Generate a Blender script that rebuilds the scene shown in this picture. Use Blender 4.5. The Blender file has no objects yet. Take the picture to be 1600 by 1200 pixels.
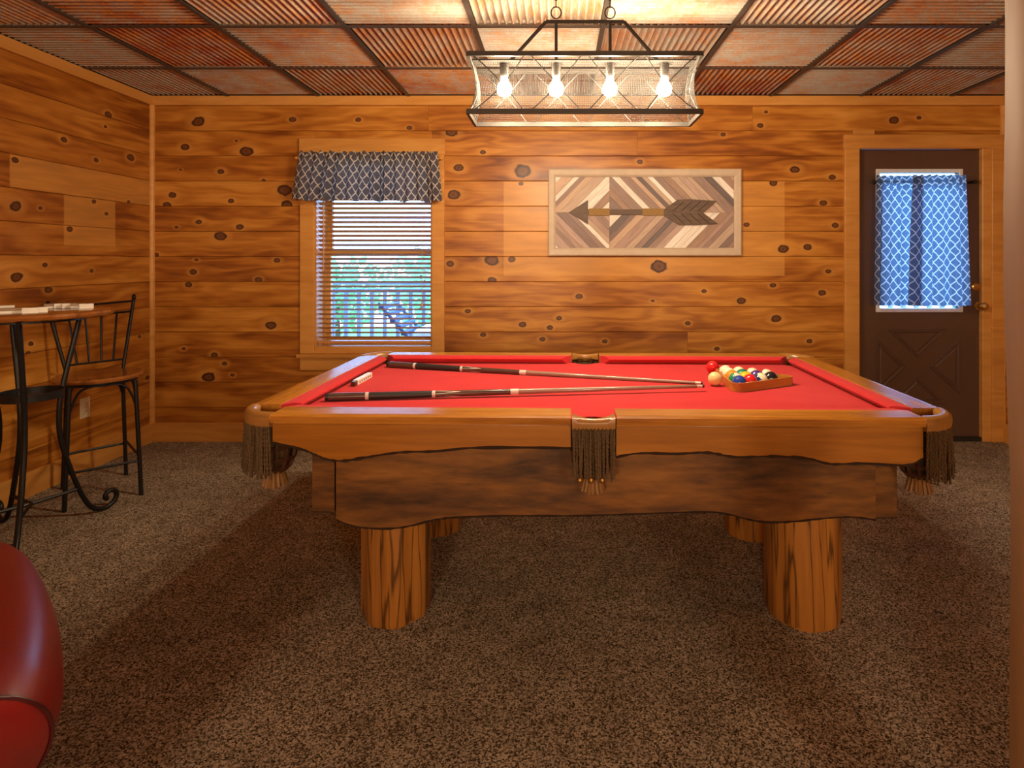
import bpy, math, random
from mathutils import Vector, Matrix
random.seed(7)
S = bpy.context.scene
COL = S.collection
PI = math.pi

# ------------------------------------------------------------------ camera, world, lights, exposure
F, CX, CY, EYE = 926.0, 872.0, 407.0, 1.258      # focal length / principal point in 1600x1200 pixels, eye height
YB = 4.116                                         # distance of the back wall
XL, XR, YF, HC = -2.822, 3.09, -2.6, 2.40          # left wall, right wall, rear wall, ceiling
cam = bpy.data.cameras.new('camera'); camo = bpy.data.objects.new('camera', cam); COL.objects.link(camo)
camo.location = (0, 0, EYE); camo.rotation_euler = (PI/2, 0, 0)
cam.sensor_width = 36; cam.lens = F/1600*36; cam.shift_x = (800-CX)/1600; cam.shift_y = (CY-600)/1600
cam.clip_start = 0.02
S.camera = camo
w = bpy.data.worlds.new('world'); S.world = w; w.use_nodes = True
w.node_tree.nodes['Background'].inputs[0].default_value = (0.25, 0.53, 1.0, 1)
w.node_tree.nodes['Background'].inputs[1].default_value = 5.2
S.view_settings.view_transform = 'Standard'; S.view_settings.look = 'None'
S.view_settings.exposure = 1.4; S.view_settings.gamma = 1.0; S.view_settings.use_curve_mapping = False
BULB = 310.0                                       # emission of the pendant's bulbs
def lamp(name, loc, power, color, r):
    l = bpy.data.lights.new(name, 'POINT'); l.energy = power; l.color = color; l.shadow_soft_size = r
    o = bpy.data.objects.new(name, l); COL.objects.link(o); o.location = loc; return o
lamp('fill_light_rear', (1.3, -1.9, 1.55), 44, (1.0, .84, .62), .20)  # unseen fill light added behind the camera, no fixture
lamp('fill_light_rear_left', (-0.6, -2.2, 1.5), 60, (1.0, .84, .62), .20)  # second added fill light, also out of view

# ------------------------------------------------------------------ helpers
def wallpt(px, py, Y=YB):
    return ((px-CX)/F*Y, EYE-(py-CY)/F*Y)
class MB:
    def __init__(s): s.v = []; s.f = []; s.m = []; s.uv = None
    def quad(s, pts, m=0):
        n = len(s.v); s.v += [tuple(p) for p in pts]; s.f.append(tuple(range(n, n+len(pts)))); s.m.append(m)
    def box(s, a, b, m=0, c=0):
        x0, y0, z0 = a; x1, y1, z1 = b
        if c <= 0:
            n = len(s.v)
            s.v += [(x0,y0,z0),(x1,y0,z0),(x1,y1,z0),(x0,y1,z0),(x0,y0,z1),(x1,y0,z1),(x1,y1,z1),(x0,y1,z1)]
            for f in ((0,3,2,1),(4,5,6,7),(0,1,5,4),(1,2,6,5),(2,3,7,6),(3,0,4,7)):
                s.f.append(tuple(n+i for i in f)); s.m.append(m)
        else:      # chamfered: hull of three shrunken boxes
            cx, cy, cz = (x0+x1)/2, (y0+y1)/2, (z0+z1)/2; hx, hy, hz = (x1-x0)/2, (y1-y0)/2, (z1-z0)/2
            n = len(s.v); idx = {}
            for sx in (-1,1):
                for sy in (-1,1):
                    for sz in (-1,1):
                        for ax in range(3):
                            p = [sx*(hx-c), sy*(hy-c), sz*(hz-c)]; p[ax] += (sx,sy,sz)[ax]*c
                            idx[(sx,sy,sz,ax)] = len(s.v); s.v.append((cx+p[0], cy+p[1], cz+p[2]))
            def add(ks):
                f = [idx[k] for k in ks]; p = [Vector(s.v[i]) for i in f]
                nrm = (p[1]-p[0]).cross(p[2]-p[0]); cen = sum(p, Vector())/len(p)-Vector((cx,cy,cz))
                if nrm.dot(cen) < 0: f.reverse()
                s.f.append(tuple(f)); s.m.append(m)
            for ax in range(3):
                o1, o2 = [a for a in range(3) if a != ax]
                for sg in (-1,1):
                    q = []
                    for u, v in ((-1,-1),(1,-1),(1,1),(-1,1)):
                        k = [0,0,0]; k[ax] = sg; k[o1] = u; k[o2] = v; q.append((*k, ax))
                    add(q)
                for u in (-1,1):
                    for v in (-1,1):
                        a = [0,0,0]; b = [0,0,0]; a[o1] = b[o1] = u; a[o2] = b[o2] = v; a[ax] = -1; b[ax] = 1
                        add([(*a,o1),(*b,o1),(*b,o2),(*a,o2)])
            for sx in (-1,1):
                for sy in (-1,1):
                    for sz in (-1,1): add([(sx,sy,sz,0),(sx,sy,sz,1),(sx,sy,sz,2)])
    def prism(s, poly, axis, a, b, m=0):
        """extrude a 2D polygon along axis: 'y' -> poly is (x,z); 'z' -> (x,y); 'x' -> (y,z)"""
        def P(p, t): return {'y': (p[0], t, p[1]), 'z': (p[0], p[1], t), 'x': (t, p[0], p[1])}[axis]
        n = len(s.v); k = len(poly)
        s.v += [P(p, a) for p in poly] + [P(p, b) for p in poly]
        s.f.append(tuple(range(n+k-1, n-1, -1))); s.m.append(m)
        s.f.append(tuple(range(n+k, n+2*k))); s.m.append(m)
        for i in range(k):
            j = (i+1) % k; s.f.append((n+i, n+j, n+k+j, n+k+i)); s.m.append(m)
    def tube(s, path, r, sides=6, m=0, closed=False, cap=True):
        path = [Vector(p) for p in path]; n = len(path); base = len(s.v)
        prev = None
        for i, p in enumerate(path):
            if closed: t = path[(i+1) % n]-path[i-1]
            else: t = path[min(i+1, n-1)]-path[max(i-1, 0)]
            t.normalize()
            if prev is None:
                u = t.cross(Vector((0,0,1)));
                if u.length < .05: u = t.cross(Vector((1,0,0)))
            else: u = prev-t*prev.dot(t)
            u.normalize(); prev = u; v = t.cross(u)
            rr = r[i] if isinstance(r, (list, tuple)) else r
            for k in range(sides):
                a = 2*PI*k/sides; s.v.append(tuple(p+u*math.cos(a)*rr+v*math.sin(a)*rr))
        for i in range(n if closed else n-1):
            for k in range(sides):
                a = base+i*sides+k; b = base+i*sides+(k+1) % sides; j = (i+1) % n
                c = base+j*sides+(k+1) % sides; d = base+j*sides+k
                s.f.append((a,b,c,d)); s.m.append(m)
        if cap and not closed:
            s.f.append(tuple(base+k for k in range(sides-1,-1,-1))); s.m.append(m)
            s.f.append(tuple(base+(n-1)*sides+k for k in range(sides))); s.m.append(m)
    def lathe(s, prof, c=(0,0,0), sides=24, m=0, fn=None, cap=True):
        base = len(s.v)
        for r, z in prof:
            for k in range(sides):
                a = 2*PI*k/sides; q = r*(fn(a, z) if fn else 1)
                s.v.append((c[0]+q*math.cos(a), c[1]+q*math.sin(a), c[2]+z))
        for i in range(len(prof)-1):
            for k in range(sides):
                k2 = (k+1) % sides
                s.f.append((base+i*sides+k, base+i*sides+k2, base+(i+1)*sides+k2, base+(i+1)*sides+k)); s.m.append(m)
        if cap:
            s.f.append(tuple(base+k for k in range(sides-1,-1,-1))); s.m.append(m)
            s.f.append(tuple(base+(len(prof)-1)*sides+k for k in range(sides))); s.m.append(m)
    def grid(s, fn, nu, nv, m=0, uv=None):
        base = len(s.v)
        for j in range(nv+1):
            for i in range(nu+1): s.v.append(tuple(fn(i/nu, j/nv)))
        for j in range(nv):
            for i in range(nu):
                a = base+j*(nu+1)+i; s.f.append((a, a+1, a+nu+2, a+nu+1)); s.m.append(m)
    def build(s, name, mat, parent=None, smooth=False, loc=None, fix=True, kind=None):
        me = bpy.data.meshes.new(name); me.from_pydata(s.v, [], s.f)
        mats = mat if isinstance(mat, (list, tuple)) else [mat]
        for x in mats: me.materials.append(x)
        if len(mats) > 1: me.polygons.foreach_set('material_index', s.m)
        if fix:
            import bmesh
            bm = bmesh.new(); bm.from_mesh(me); bmesh.ops.recalc_face_normals(bm, faces=bm.faces); bm.to_mesh(me); bm.free()
        if smooth:
            me.polygons.foreach_set('use_smooth', [True]*len(me.polygons))
            me.set_sharp_from_angle(angle=math.radians(smooth if smooth is not True else 40))
        me.update()
        o = bpy.data.objects.new(name, me); COL.objects.link(o)
        if parent: o.parent = parent
        if loc: o.location = loc
        if kind: o['kind'] = kind
        return o
def tag(o, label, cat, group=None):
    o['label'] = label; o['category'] = cat
    if group: o['group'] = group
    return o
def thing(name, label, cat, loc=(0,0,0), rz=0, group=None):
    o = bpy.data.objects.new(name, None); COL.objects.link(o); o.location = loc; o.rotation_euler = (0,0,rz)
    o.empty_display_size = .1
    return tag(o, label, cat, group)
def struct(o): o['kind'] = 'structure'; return o
def arc(cx, cy, r, a0, a1, n):
    return [(cx+r*math.cos(a0+(a1-a0)*i/n), cy+r*math.sin(a0+(a1-a0)*i/n)) for i in range(n+1)]
def spline(pts, n=8):
    pts = [Vector(p) for p in pts]; out = []
    for i in range(len(pts)-1):
        p0 = pts[max(i-1,0)]; p1 = pts[i]; p2 = pts[i+1]; p3 = pts[min(i+2, len(pts)-1)]
        for k in range(n):
            t = k/n
            out.append(.5*((2*p1)+(p2-p0)*t+(2*p0-5*p1+4*p2-p3)*t*t+(3*p1-p0-3*p2+p3)*t**3))
    out.append(pts[-1]); return out

# ------------------------------------------------------------------ materials
class G:
    def __init__(s, name):
        s.mat = bpy.data.materials.new(name); s.mat.use_nodes = True; s.nt = s.mat.node_tree
        s.bsdf = s.nt.nodes['Principled BSDF']; s.out = s.nt.nodes['Material Output']
    def node(s, t, **kw):
        n = s.nt.nodes.new(t)
        for k, v in kw.items(): setattr(n, k, v)
        return n
    def put(s, sock, v):
        if isinstance(v, bpy.types.NodeSocket): s.nt.links.new(v, sock)
        elif v is not None:
            if sock.type == 'RGBA' and len(v) == 3: v = (*v, 1)
            sock.default_value = v
    def math(s, op, a, b=None, c=None, clamp=False):
        n = s.node('ShaderNodeMath', operation=op, use_clamp=clamp)
        for i, v in enumerate((a, b, c)):
            if v is not None: s.put(n.inputs[i], v)
        return n.outputs[0]
    def vmath(s, op, a, b=None):
        n = s.node('ShaderNodeVectorMath', operation=op); s.put(n.inputs[0], a)
        if b is not None: s.put(n.inputs[1], b)
        return n.outputs['Value'] if op in ('LENGTH','DOT_PRODUCT','DISTANCE') else n.outputs[0]
    def sep(s, v):
        n = s.node('ShaderNodeSeparateXYZ'); s.put(n.inputs[0], v); return n.outputs
    def comb(s, x, y, z):
        n = s.node('ShaderNodeCombineXYZ')
        for i, v in enumerate((x,y,z)): s.put(n.inputs[i], v)
        return n.outputs[0]
    def noise(s, vec, scale, detail=3, rough=.55, color=False, dist=0):
        n = s.node('ShaderNodeTexNoise'); s.put(n.inputs['Vector'], vec); n.inputs['Scale'].default_value = scale
        n.inputs['Detail'].default_value = detail; n.inputs['Roughness'].default_value = rough; n.inputs['Distortion'].default_value = dist
        return n.outputs['Color' if color else 'Fac']
    def voro(s, vec, scale, feature='F1', out='Distance', rand=1):
        n = s.node('ShaderNodeTexVoronoi', feature=feature); s.put(n.inputs['Vector'], vec); n.inputs['Scale'].default_value = scale
        n.inputs['Randomness'].default_value = rand
        return n.outputs[out]
    def ramp(s, fac, stops, interp='LINEAR'):
        n = s.node('ShaderNodeValToRGB'); s.put(n.inputs[0], fac); cr = n.color_ramp; cr.interpolation = interp
        while len(cr.elements) < len(stops): cr.elements.new(.5)
        for e, (p, c) in zip(cr.elements, stops):
            e.position = p; e.color = (c, c, c, 1) if isinstance(c, (int, float)) else (*c, 1)
        return n.outputs[0]
    def mix(s, fac, a, b, blend='MIX'):
        n = s.node('ShaderNodeMix', data_type='RGBA', blend_type=blend)
        s.put(n.inputs[0], fac); s.put(n.inputs[6], a); s.put(n.inputs[7], b); return n.outputs[2]
    def maprange(s, v, a, b, c, d, smooth=False):
        n = s.node('ShaderNodeMapRange'); n.interpolation_type = 'SMOOTHSTEP' if smooth else 'LINEAR'
        s.put(n.inputs[0], v)
        for i, x in enumerate((a,b,c,d)): n.inputs[i+1].default_value = x
        return n.outputs[0]
    def obj(s): return s.node('ShaderNodeTexCoord').outputs['Object']
    def uv(s): return s.node('ShaderNodeTexCoord').outputs['UV']
    def pos(s): return s.node('ShaderNodeNewGeometry').outputs['Position']
    def rnd(s): return s.node('ShaderNodeObjectInfo').outputs['Random']
    def bump(s, h, strength=.3, dist=.01):
        n = s.node('ShaderNodeBump'); n.inputs['Strength'].default_value = strength; n.inputs['Distance'].default_value = dist
        s.put(n.inputs['Height'], h); s.put(s.bsdf.inputs['Normal'], n.outputs[0])
    def set(s, **kw):
        names = dict(color='Base Color', rough='Roughness', metal='Metallic', spec='Specular IOR Level', coat='Coat Weight',
                     coatr='Coat Roughness', emit='Emission Color', estr='Emission Strength', alpha='Alpha', sheen='Sheen Weight', trans='Transmission Weight')
        for k, v in kw.items(): s.put(s.bsdf.inputs[names[k]], v)
        return s
def plain(name, color, rough=.5, metal=0, spec=.5, coat=0, var=.12, scale=30, bump=0):
    g = G(name); p = g.obj()
    n = g.noise(p, scale, 4)
    g.set(color=g.mix(n, tuple(c*(1-var) for c in color), tuple(min(1, c*(1+var)) for c in color)), rough=rough, metal=metal, spec=spec, coat=coat, coatr=.1)
    if bump: g.bump(n, bump, .004)
    return g.mat

PINE = [(.30,(.19,.052,.0055)), (.43,(.35,.115,.013)), (.53,(.46,.175,.023)), (.64,(.58,.25,.040)), (.76,(.66,.31,.06))]
def pine_boards(name, patch=False, nk=6, rough=.36, stops=PINE):
    g = G(name); p = g.obj(); x, y, z = g.sep(p); r = g.rnd()
    wob = g.noise(g.comb(g.math('MULTIPLY', x, 1.0), g.math('MULTIPLY', r, 91.0), z), 17, 2)
    dmin = None; warp = None
    for i in range(nk):
        a = g.node('ShaderNodeAttribute', attribute_type='OBJECT', attribute_name='k%d' % i).outputs['Vector']
        kx, kz, kr = g.sep(a)
        dx = g.math('SUBTRACT', x, kx); dz = g.math('SUBTRACT', z, kz)
        ex = g.math('MULTIPLY', dx, .72)
        d = g.math('SQRT', g.math('ADD', g.math('MULTIPLY', ex, ex), g.math('MULTIPLY', dz, dz)))
        d = g.math('DIVIDE', d, g.math('MAXIMUM', kr, .0001))
        e = g.math('MULTIPLY', g.math('MULTIPLY', d, d), -.16)
        wgt = g.math('MULTIPLY', dz, g.math('POWER', 2.718, e))
        warp = wgt if warp is None else g.math('ADD', warp, wgt)
        dmin = d if dmin is None else g.math('MINIMUM', dmin, d)
    zz = g.math('SUBTRACT', z, g.math('MULTIPLY', warp, .75))
    off = g.math('MULTIPLY', r, 57.0)
    low = g.noise(g.comb(g.math('ADD', g.math('MULTIPLY', x, .55), off), off, g.math('MULTIPLY', zz, 3.2)), 1.6, 3, .5)
    ring = g.math('SINE', g.math('MULTIPLY', low, 46.0))
    ring = g.maprange(ring, -1, 1, 0, 1)
    fine = g.noise(g.comb(g.math('ADD', g.math('MULTIPLY', x, 1.6), off), off, g.math('MULTIPLY', zz, 60.0)), 1.5, 4, .6)
    big = g.noise(g.comb(g.math('ADD', g.math('MULTIPLY', x, 1.1), off), 3.0, g.math('MULTIPLY', zz, 6.0)), 1.3, 3, .6)
    f = g.math('ADD', g.math('MULTIPLY', big, .62), g.math('ADD', g.math('MULTIPLY', ring, .13), g.math('MULTIPLY', fine, .25)))
    f = g.math('ADD', f, g.maprange(r, 0, 1, -.055, .055))
    col = g.ramp(f, stops)
    if patch:      # paler rectangles where pictures used to hang
        gx, gy, gz = g.sep(g.pos())
        def rect(u, u0, u1, v, v0, v1):
            m = None
            for q, a, b in ((u, u0, u1), (v, v0, v1)):
                for t in (g.maprange(q, a-.004, a+.004, 0, 1), g.maprange(q, b-.004, b+.004, 1, 0)):
                    m = t if m is None else g.math('MULTIPLY', m, t)
            return m
        m = rect(gx, -.378, 1.573, gz, 1.151, 1.809) if patch == 'back' else g.math('MAXIMUM', rect(gy, 3.385, 3.776, gz, 1.345, 1.636), rect(gy, 3.05, 4.2, gz, 1.636, 1.808))
        col = g.mix(g.math('MULTIPLY', m, .50), col, (.72,.36,.085))
    # light halo, then the dark knot with a ring
    dk = g.math('ADD', dmin, g.math('MULTIPLY', g.math('SUBTRACT', wob, .5), .9))
    halo = g.math('MULTIPLY', g.maprange(dk, 1.1, 2.6, 1, 0, True), .45)
    col = g.mix(halo, col, (.62,.29,.06))
    kn = g.ramp(g.math('MULTIPLY', dk, .5), [(0,(.10,.033,.010)), (.16,(.17,.060,.018)), (.30,(.13,.042,.012)), (.40,(.040,.014,.006)), (.46,(.030,.010,.005))])
    col = g.mix(g.maprange(dk, .84, 1.12, 1, 0, True), col, kn)
    g.set(color=col, rough=rough, spec=.42)
    g.bump(g.math('ADD', fine, g.math('MULTIPLY', ring, .4)), .10, .002)
    return g.mat
def wood(name, stops, axis='x', sx=1.2, sz=14, rough=.35, coat=.3, cracks=0, worldrnd=True, spec=.45):
    g = G(name); p = g.obj(); c = list(g.sep(p)); r = g.rnd(); off = g.math('MULTIPLY', r, 31.0)
    i = 'xyz'.index(axis)
    v = [g.math('MULTIPLY', c[k], (sx if k == i else sz)) for k in range(3)]
    v[i] = g.math('ADD', v[i], off)
    vec = g.comb(*v)
    a = g.noise(vec, 1.1, 4, .55, dist=.4); b = g.noise(vec, 5, 3, .6)
    f = g.math('ADD', g.math('MULTIPLY', a, .7), g.math('MULTIPLY', b, .3))
    col = g.ramp(f, stops)
    if cracks:
        n = g.noise(vec, 1.7, 2, .5)
        k = g.math('ABSOLUTE', g.math('SUBTRACT', n, .5))
        col = g.mix(g.maprange(k, .0, cracks, .85, 0), col, (.025,.010,.004))
    g.set(color=col, rough=rough, spec=spec, coat=coat, coatr=.12)
    g.bump(f, .12, .003)
    return g.mat

m_back = pine_boards('pine_boards_back', 'back')
m_left = pine_boards('pine_boards_left', 'left')
m_pine = pine_boards('pine_trim', False, 4, .38, [(.2,(.44,.18,.034)), (.5,(.60,.275,.060)), (.85,(.70,.36,.10))])
m_groove = plain('dark_groove', (.05,.018,.005), .8)
m_post = wood('post_wood', [(.2,(.18,.085,.032)), (.5,(.26,.13,.052)), (.8,(.33,.18,.078))], 'z', .7, 6, .6, 0)
OAK = [(.25,(.17,.055,.007)), (.45,(.33,.118,.014)), (.62,(.47,.19,.026)), (.8,(.58,.26,.045))]
m_rail = wood('varnished_rail', OAK, 'x', 1.5, 16, .26, .25)
m_rail_y = wood('varnished_rail_end', OAK, 'y', 1.5, 16, .26, .25)
m_skirt = wood('varnished_skirt', [(.25,(.20,.066,.007)), (.5,(.34,.125,.014)), (.8,(.46,.19,.028))], 'x', 1.2, 18, .3, .3)
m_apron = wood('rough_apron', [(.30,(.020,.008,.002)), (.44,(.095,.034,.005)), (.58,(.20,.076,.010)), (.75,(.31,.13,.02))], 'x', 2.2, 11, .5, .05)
m_bark = plain('bark_edge', (.035,.014,.006), .8, var=.4, scale=60, bump=.6)
m_log = wood('log_leg', [(.25,(.17,.060,.010)), (.5,(.38,.15,.024)), (.8,(.52,.23,.045))], 'z', .8, 13, .4, .15, .035)
m_tt = wood('table_top_wood', [(.25,(.13,.036,.008)), (.5,(.28,.090,.018)), (.8,(.38,.145,.034))], 'x', 1.5, 14, .16, .5)
m_iron = plain('black_iron', (.022,.020,.019), .42, .6, .5, var=.3)
m_fix = plain('bronze_fixture', (.045,.038,.033), .45, .55, .5, var=.25)
m_door = plain('brown_door_paint', (.100,.052,.033), .38, 0, .45, var=.10, scale=14, bump=.05)
m_white = plain('white_vinyl', (.72,.70,.68), .4)
m_brass = plain('brass', (.62,.36,.10), .25, .9)
m_leather = plain('tan_leather', (.30,.135,.032), .30, 0, .5, .25, var=.25, scale=25, bump=.08)
m_darkleather = plain('dark_leather', (.060,.022,.010), .30, 0, .5, .3, var=.3, scale=25)
m_suede = plain('tassel_leather', (.23,.105,.026), .6, var=.35, scale=70)
m_lining = plain('pocket_lining', (.07,.042,.012), .6)
m_blk = plain('black_rubber', (.015,.014,.014), .5)
m_outlet = plain('ivory_plastic', (.72,.60,.40), .4)
m_slot = plain('outlet_slot', (.25,.20,.13), .5)
m_dom = plain('ivory_domino', (.78,.72,.62), .3, coat=.2)
m_domb = plain('brown_domino_back', (.28,.17,.09), .35)
m_slat = plain('wood_blind_slat', (.52,.225,.070), .38, var=.2, scale=8)
m_cord = plain('blind_cord', (.55,.36,.18), .7)

def cloth_red():
    g = G('red_felt'); p = g.obj()
    n = g.noise(p, 900, 2, .7); b = g.noise(p, 9, 4)
    col = g.mix(g.math('ADD', g.math('MULTIPLY', n, .6), g.math('MULTIPLY', b, .4)), (.36,.010,.014), (.64,.042,.046))
    g.set(color=col, rough=.95, spec=.1, sheen=.08); g.bump(n, .12, .001); return g.mat
m_felt = cloth_red()
def red_leather():
    g = G('red_leather'); p = g.obj()
    b = g.noise(p, 4, 3); c = g.voro(p, 260)
    g.set(color=g.mix(b, (.13,.003,.004), (.27,.008,.008)), rough=.33, spec=.5, coat=.15, coatr=.25); g.bump(c, .10, .001); return g.mat
m_red = red_leather()
m_welt = plain('dark_red_welt', (.05,.002,.003), .4)
def carpet():
    g = G('brown_frieze_carpet'); p = g.pos()
    wv = g.vmath('ADD', p, g.vmath('SCALE', g.noise(p, 70, 2, .5, True), None)) if False else p
    a = g.noise(p, 250, 3, .75, dist=.8); b = g.voro(p, 230, 'F1', 'Color'); c = g.noise(p, 9, 4, .6); d = g.noise(p, 1.4, 2)
    bb = g.sep(b)[0]
    f = g.math('ADD', g.math('MULTIPLY', a, .65), g.math('MULTIPLY', bb, .35))
    col = g.ramp(f, [(.33,(.038,.025,.014)), (.43,(.25,.175,.106)), (.53,(.56,.425,.285)), (.64,(.92,.76,.57))])
    k = g.math('ADD', g.math('MULTIPLY', c, .55), g.math('MULTIPLY', d, .45))
    col = g.mix(g.maprange(k, .35, .65, .42, 0), col, (.035,.022,.013))
    g.set(color=col, rough=1, spec=.05)
    g.bump(f, 1.0, .012); return g.mat
m_carpet = carpet()
def rusty():
    g = G('rusty_corrugated_metal'); p = g.obj(); r = g.rnd(); x, y, z = g.sep(p); off = g.math('MULTIPLY', r, 77.0)
    v = g.comb(g.math('ADD', g.math('MULTIPLY', x, 1.3), off), g.math('ADD', y, off), z)
    a = g.noise(v, 5.5, 6, .68); b = g.noise(v, 34, 4, .7); c = g.noise(v, 2.1, 3); e = g.noise(v, 110, 2, .6)
    zinc = g.mix(e, (.31,.265,.22), (.54,.47,.39))
    rust = g.ramp(b, [(.3,(.20,.045,.010)), (.5,(.46,.15,.022)), (.7,(.60,.27,.06))])
    redp = g.mix(b, (.20,.022,.014), (.42,.070,.035))
    rust = g.mix(g.maprange(g.math('ADD', c, g.math('MULTIPLY', r, .22)), .62, .78, 0, .75), rust, redp)
    amt = g.math('ADD', g.math('MULTIPLY', a, .62), g.math('MULTIPLY', b, .38))
    th = g.math('ADD', amt, g.maprange(r, 0, 1, -.09, .08))
    g.set(color=g.mix(g.maprange(th, .38, .60, 0, .97), zinc, rust), rough=g.maprange(th, .4, .6, .55, .75), spec=.25, metal=0)
    g.bump(b, .1, .002); return g.mat
m_rust = rusty()
m_tbar = plain('dark_ceiling_grid', (.075,.058,.048), .5, .3, var=.3)
def lattice(name, cloth, line, P, Q, trans, wline=.085):
    """woven wavy trellis print; u,v in metres"""
    g = G(name); u, v, _ = g.sep(g.uv())
    t = g.math('PINGPONG', g.math('DIVIDE', v, Q), 1.0)
    t = g.maprange(t, .06, .94, 0, 1)
    m = None
    for sgn in (1, -1):
        a = g.math('FRACT', g.math('ADD', g.math('DIVIDE', u, P), g.math('MULTIPLY', t, .5*sgn)))
        d = g.math('ABSOLUTE', g.math('SUBTRACT', a, .5))
        q = g.maprange(d, wline*.7, wline*1.3, 1, 0)
        m = q if m is None else g.math('MAXIMUM', m, q)
    weave = g.noise(g.comb(g.math('MULTIPLY', u, 900), g.math('MULTIPLY', v, 900), 0), 1, 2)
    col = g.mix(m, g.mix(weave, tuple(c*.8 for c in cloth), cloth), line)
    d = g.node('ShaderNodeBsdfDiffuse'); tr = g.node('ShaderNodeBsdfTranslucent'); mx = g.node('ShaderNodeMixShader')
    g.put(d.inputs[0], col); g.put(tr.inputs[0], col); mx.inputs[0].default_value = trans
    g.nt.links.new(d.outputs[0], mx.inputs[1]); g.nt.links.new(tr.outputs[0], mx.inputs[2]); g.nt.links.new(mx.outputs[0], g.out.inputs[0])
    return g.mat
m_val = lattice('grey_trellis_fabric', (.13,.125,.16), (.66,.60,.52), .080, .038, .35, .072)
m_cur = lattice('grey_trellis_curtain', (.13,.19,.31), (.72,.74,.76), .080, .040, .6, .068)
def glass():
    g = G('window_glass'); t = g.node('ShaderNodeBsdfTransparent'); gl = g.node('ShaderNodeBsdfGlossy'); gl.inputs['Roughness'].default_value = .02
    fr = g.node('ShaderNodeFresnel'); fr.inputs[0].default_value = 1.45; mx = g.node('ShaderNodeMixShader')
    g.nt.links.new(fr.outputs[0], mx.inputs[0]); g.nt.links.new(t.outputs[0], mx.inputs[1]); g.nt.links.new(gl.outputs[0], mx.inputs[2])
    g.nt.links.new(mx.outputs[0], g.out.inputs[0]); return g.mat
m_glass = glass()
g = G('lit_bulb'); g.set(color=(1,1,1), emit=(1.0,.80,.54), estr=BULB); m_bulb = g.mat

# ------------------------------------------------------------------ room shell
b = MB(); b.box((XL-.2, YF-.2, -.12), (XR+.2, YB+.02, 0)); floor = struct(b.build('floor', m_carpet))
CEIL_T = .6267; CY0 = 3.513; NROW = 4
b = MB(); b.box((XL-.2, YF-.2, HC+.05), (XR+.2, YB+.25, HC+.15)); b.box((XL-.2, YF-.2, HC+.002), (XR+.2, CY0-CEIL_T*NROW, HC+.05))
ceiling = struct(b.build('ceiling', plain('ceiling_void', (.10,.08,.06), .9)))
# corrugated tiles in a dark grid
xs = [XL] + [-2.289+CEIL_T*i for i in range(9)] + [XR]
ys = [YB] + [CY0-CEIL_T*j for j in range(NROW+1)]
cache = {}
def tile_mesh(wd, dp):
    key = (round(wd, 3), round(dp, 3))
    if key in cache: return cache[key]
    n = 18*wd/CEIL_T; N = int(n*10); b = MB()
    def fn(u, v): return (-wd/2+wd*u, -dp/2+dp*v, .0150*math.cos(2*PI*n*u)+.0135)
    b.grid(fn, N, 1)
    me = bpy.data.meshes.new('corrugated_tile'); me.from_pydata(b.v, [], [f[::-1] for f in b.f]); me.materials.append(m_rust)
    me.polygons.foreach_set('use_smooth', [True]*len(me.polygons)); cache[key] = me; return me
for i in range(len(xs)-1):
    for j in range(len(ys)-1):
        wd, dp = xs[i+1]-xs[i], ys[j]-ys[j+1]; along = (i+j) % 2 == 0
        o = bpy.data.objects.new('ceiling_tile', tile_mesh(wd, dp) if along else tile_mesh(dp, wd)); COL.objects.link(o)
        o.location = ((xs[i]+xs[i+1])/2, (ys[j]+ys[j+1])/2, HC+.006); o.parent = ceiling
        if not along: o.rotation_euler = (0, 0, PI/2)
for x in xs[1:-1]:
    b = MB(); b.box((x-.012, ys[-1], HC-.006), (x+.012, YB, HC-.001)); b.box((x-.003, ys[-1], HC-.001), (x+.003, YB, HC+.03)); b.build('ceiling_grid_bar', m_tbar, ceiling)
for y in ys[1:]:
    for i in range(len(xs)-1):
        b = MB(); b.box((xs[i]+.012, y-.012, HC-.006), (xs[i+1]-.012, y+.012, HC-.001)); b.build('ceiling_grid_bar', m_tbar, ceiling)

# walls with openings
WX0, WZ1 = wallpt(492, 243); WX1, WZ0 = wallpt(675, 549)      # window opening
DX0, DZ1 = wallpt(1339, 233); DX1, DZ0 = wallpt(1536, 690); DZ0 = 0.0
TH = .24
b = MB()
b.box((XL-.2, YB+.02, 0), (WX0, YB+TH, HC+.1)); b.box((WX1, YB+.02, 0), (DX0, YB+TH, HC+.1)); b.box((DX1, YB+.02, 0), (XR+.2, YB+TH, HC+.1))
b.box((WX0, YB+.02, WZ1), (WX1, YB+TH, HC+.1)); b.box((WX0, YB+.02, 0), (WX1, YB+TH, WZ0)); b.box((DX0, YB+.02, DZ1), (DX1, YB+TH, HC+.1))
wall_back = struct(b.build('wall_back', m_groove))
b = MB(); b.box((XL-.2, YF-.2, 0), (XL-.018, YB+.02, HC+.1)); wall_left = struct(b.build('wall_left', m_groove))
b = MB(); b.box((XR+.018, YF-.2, 0), (XR+.2, YB+.02, HC+.1)); wall_right = struct(b.build('wall_right', m_groove))
b = MB(); b.box((XL-.018, YF-.2, 0), (XR+.018, YF, HC+.1)); wall_front = struct(b.build('wall_front', m_pine))

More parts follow.
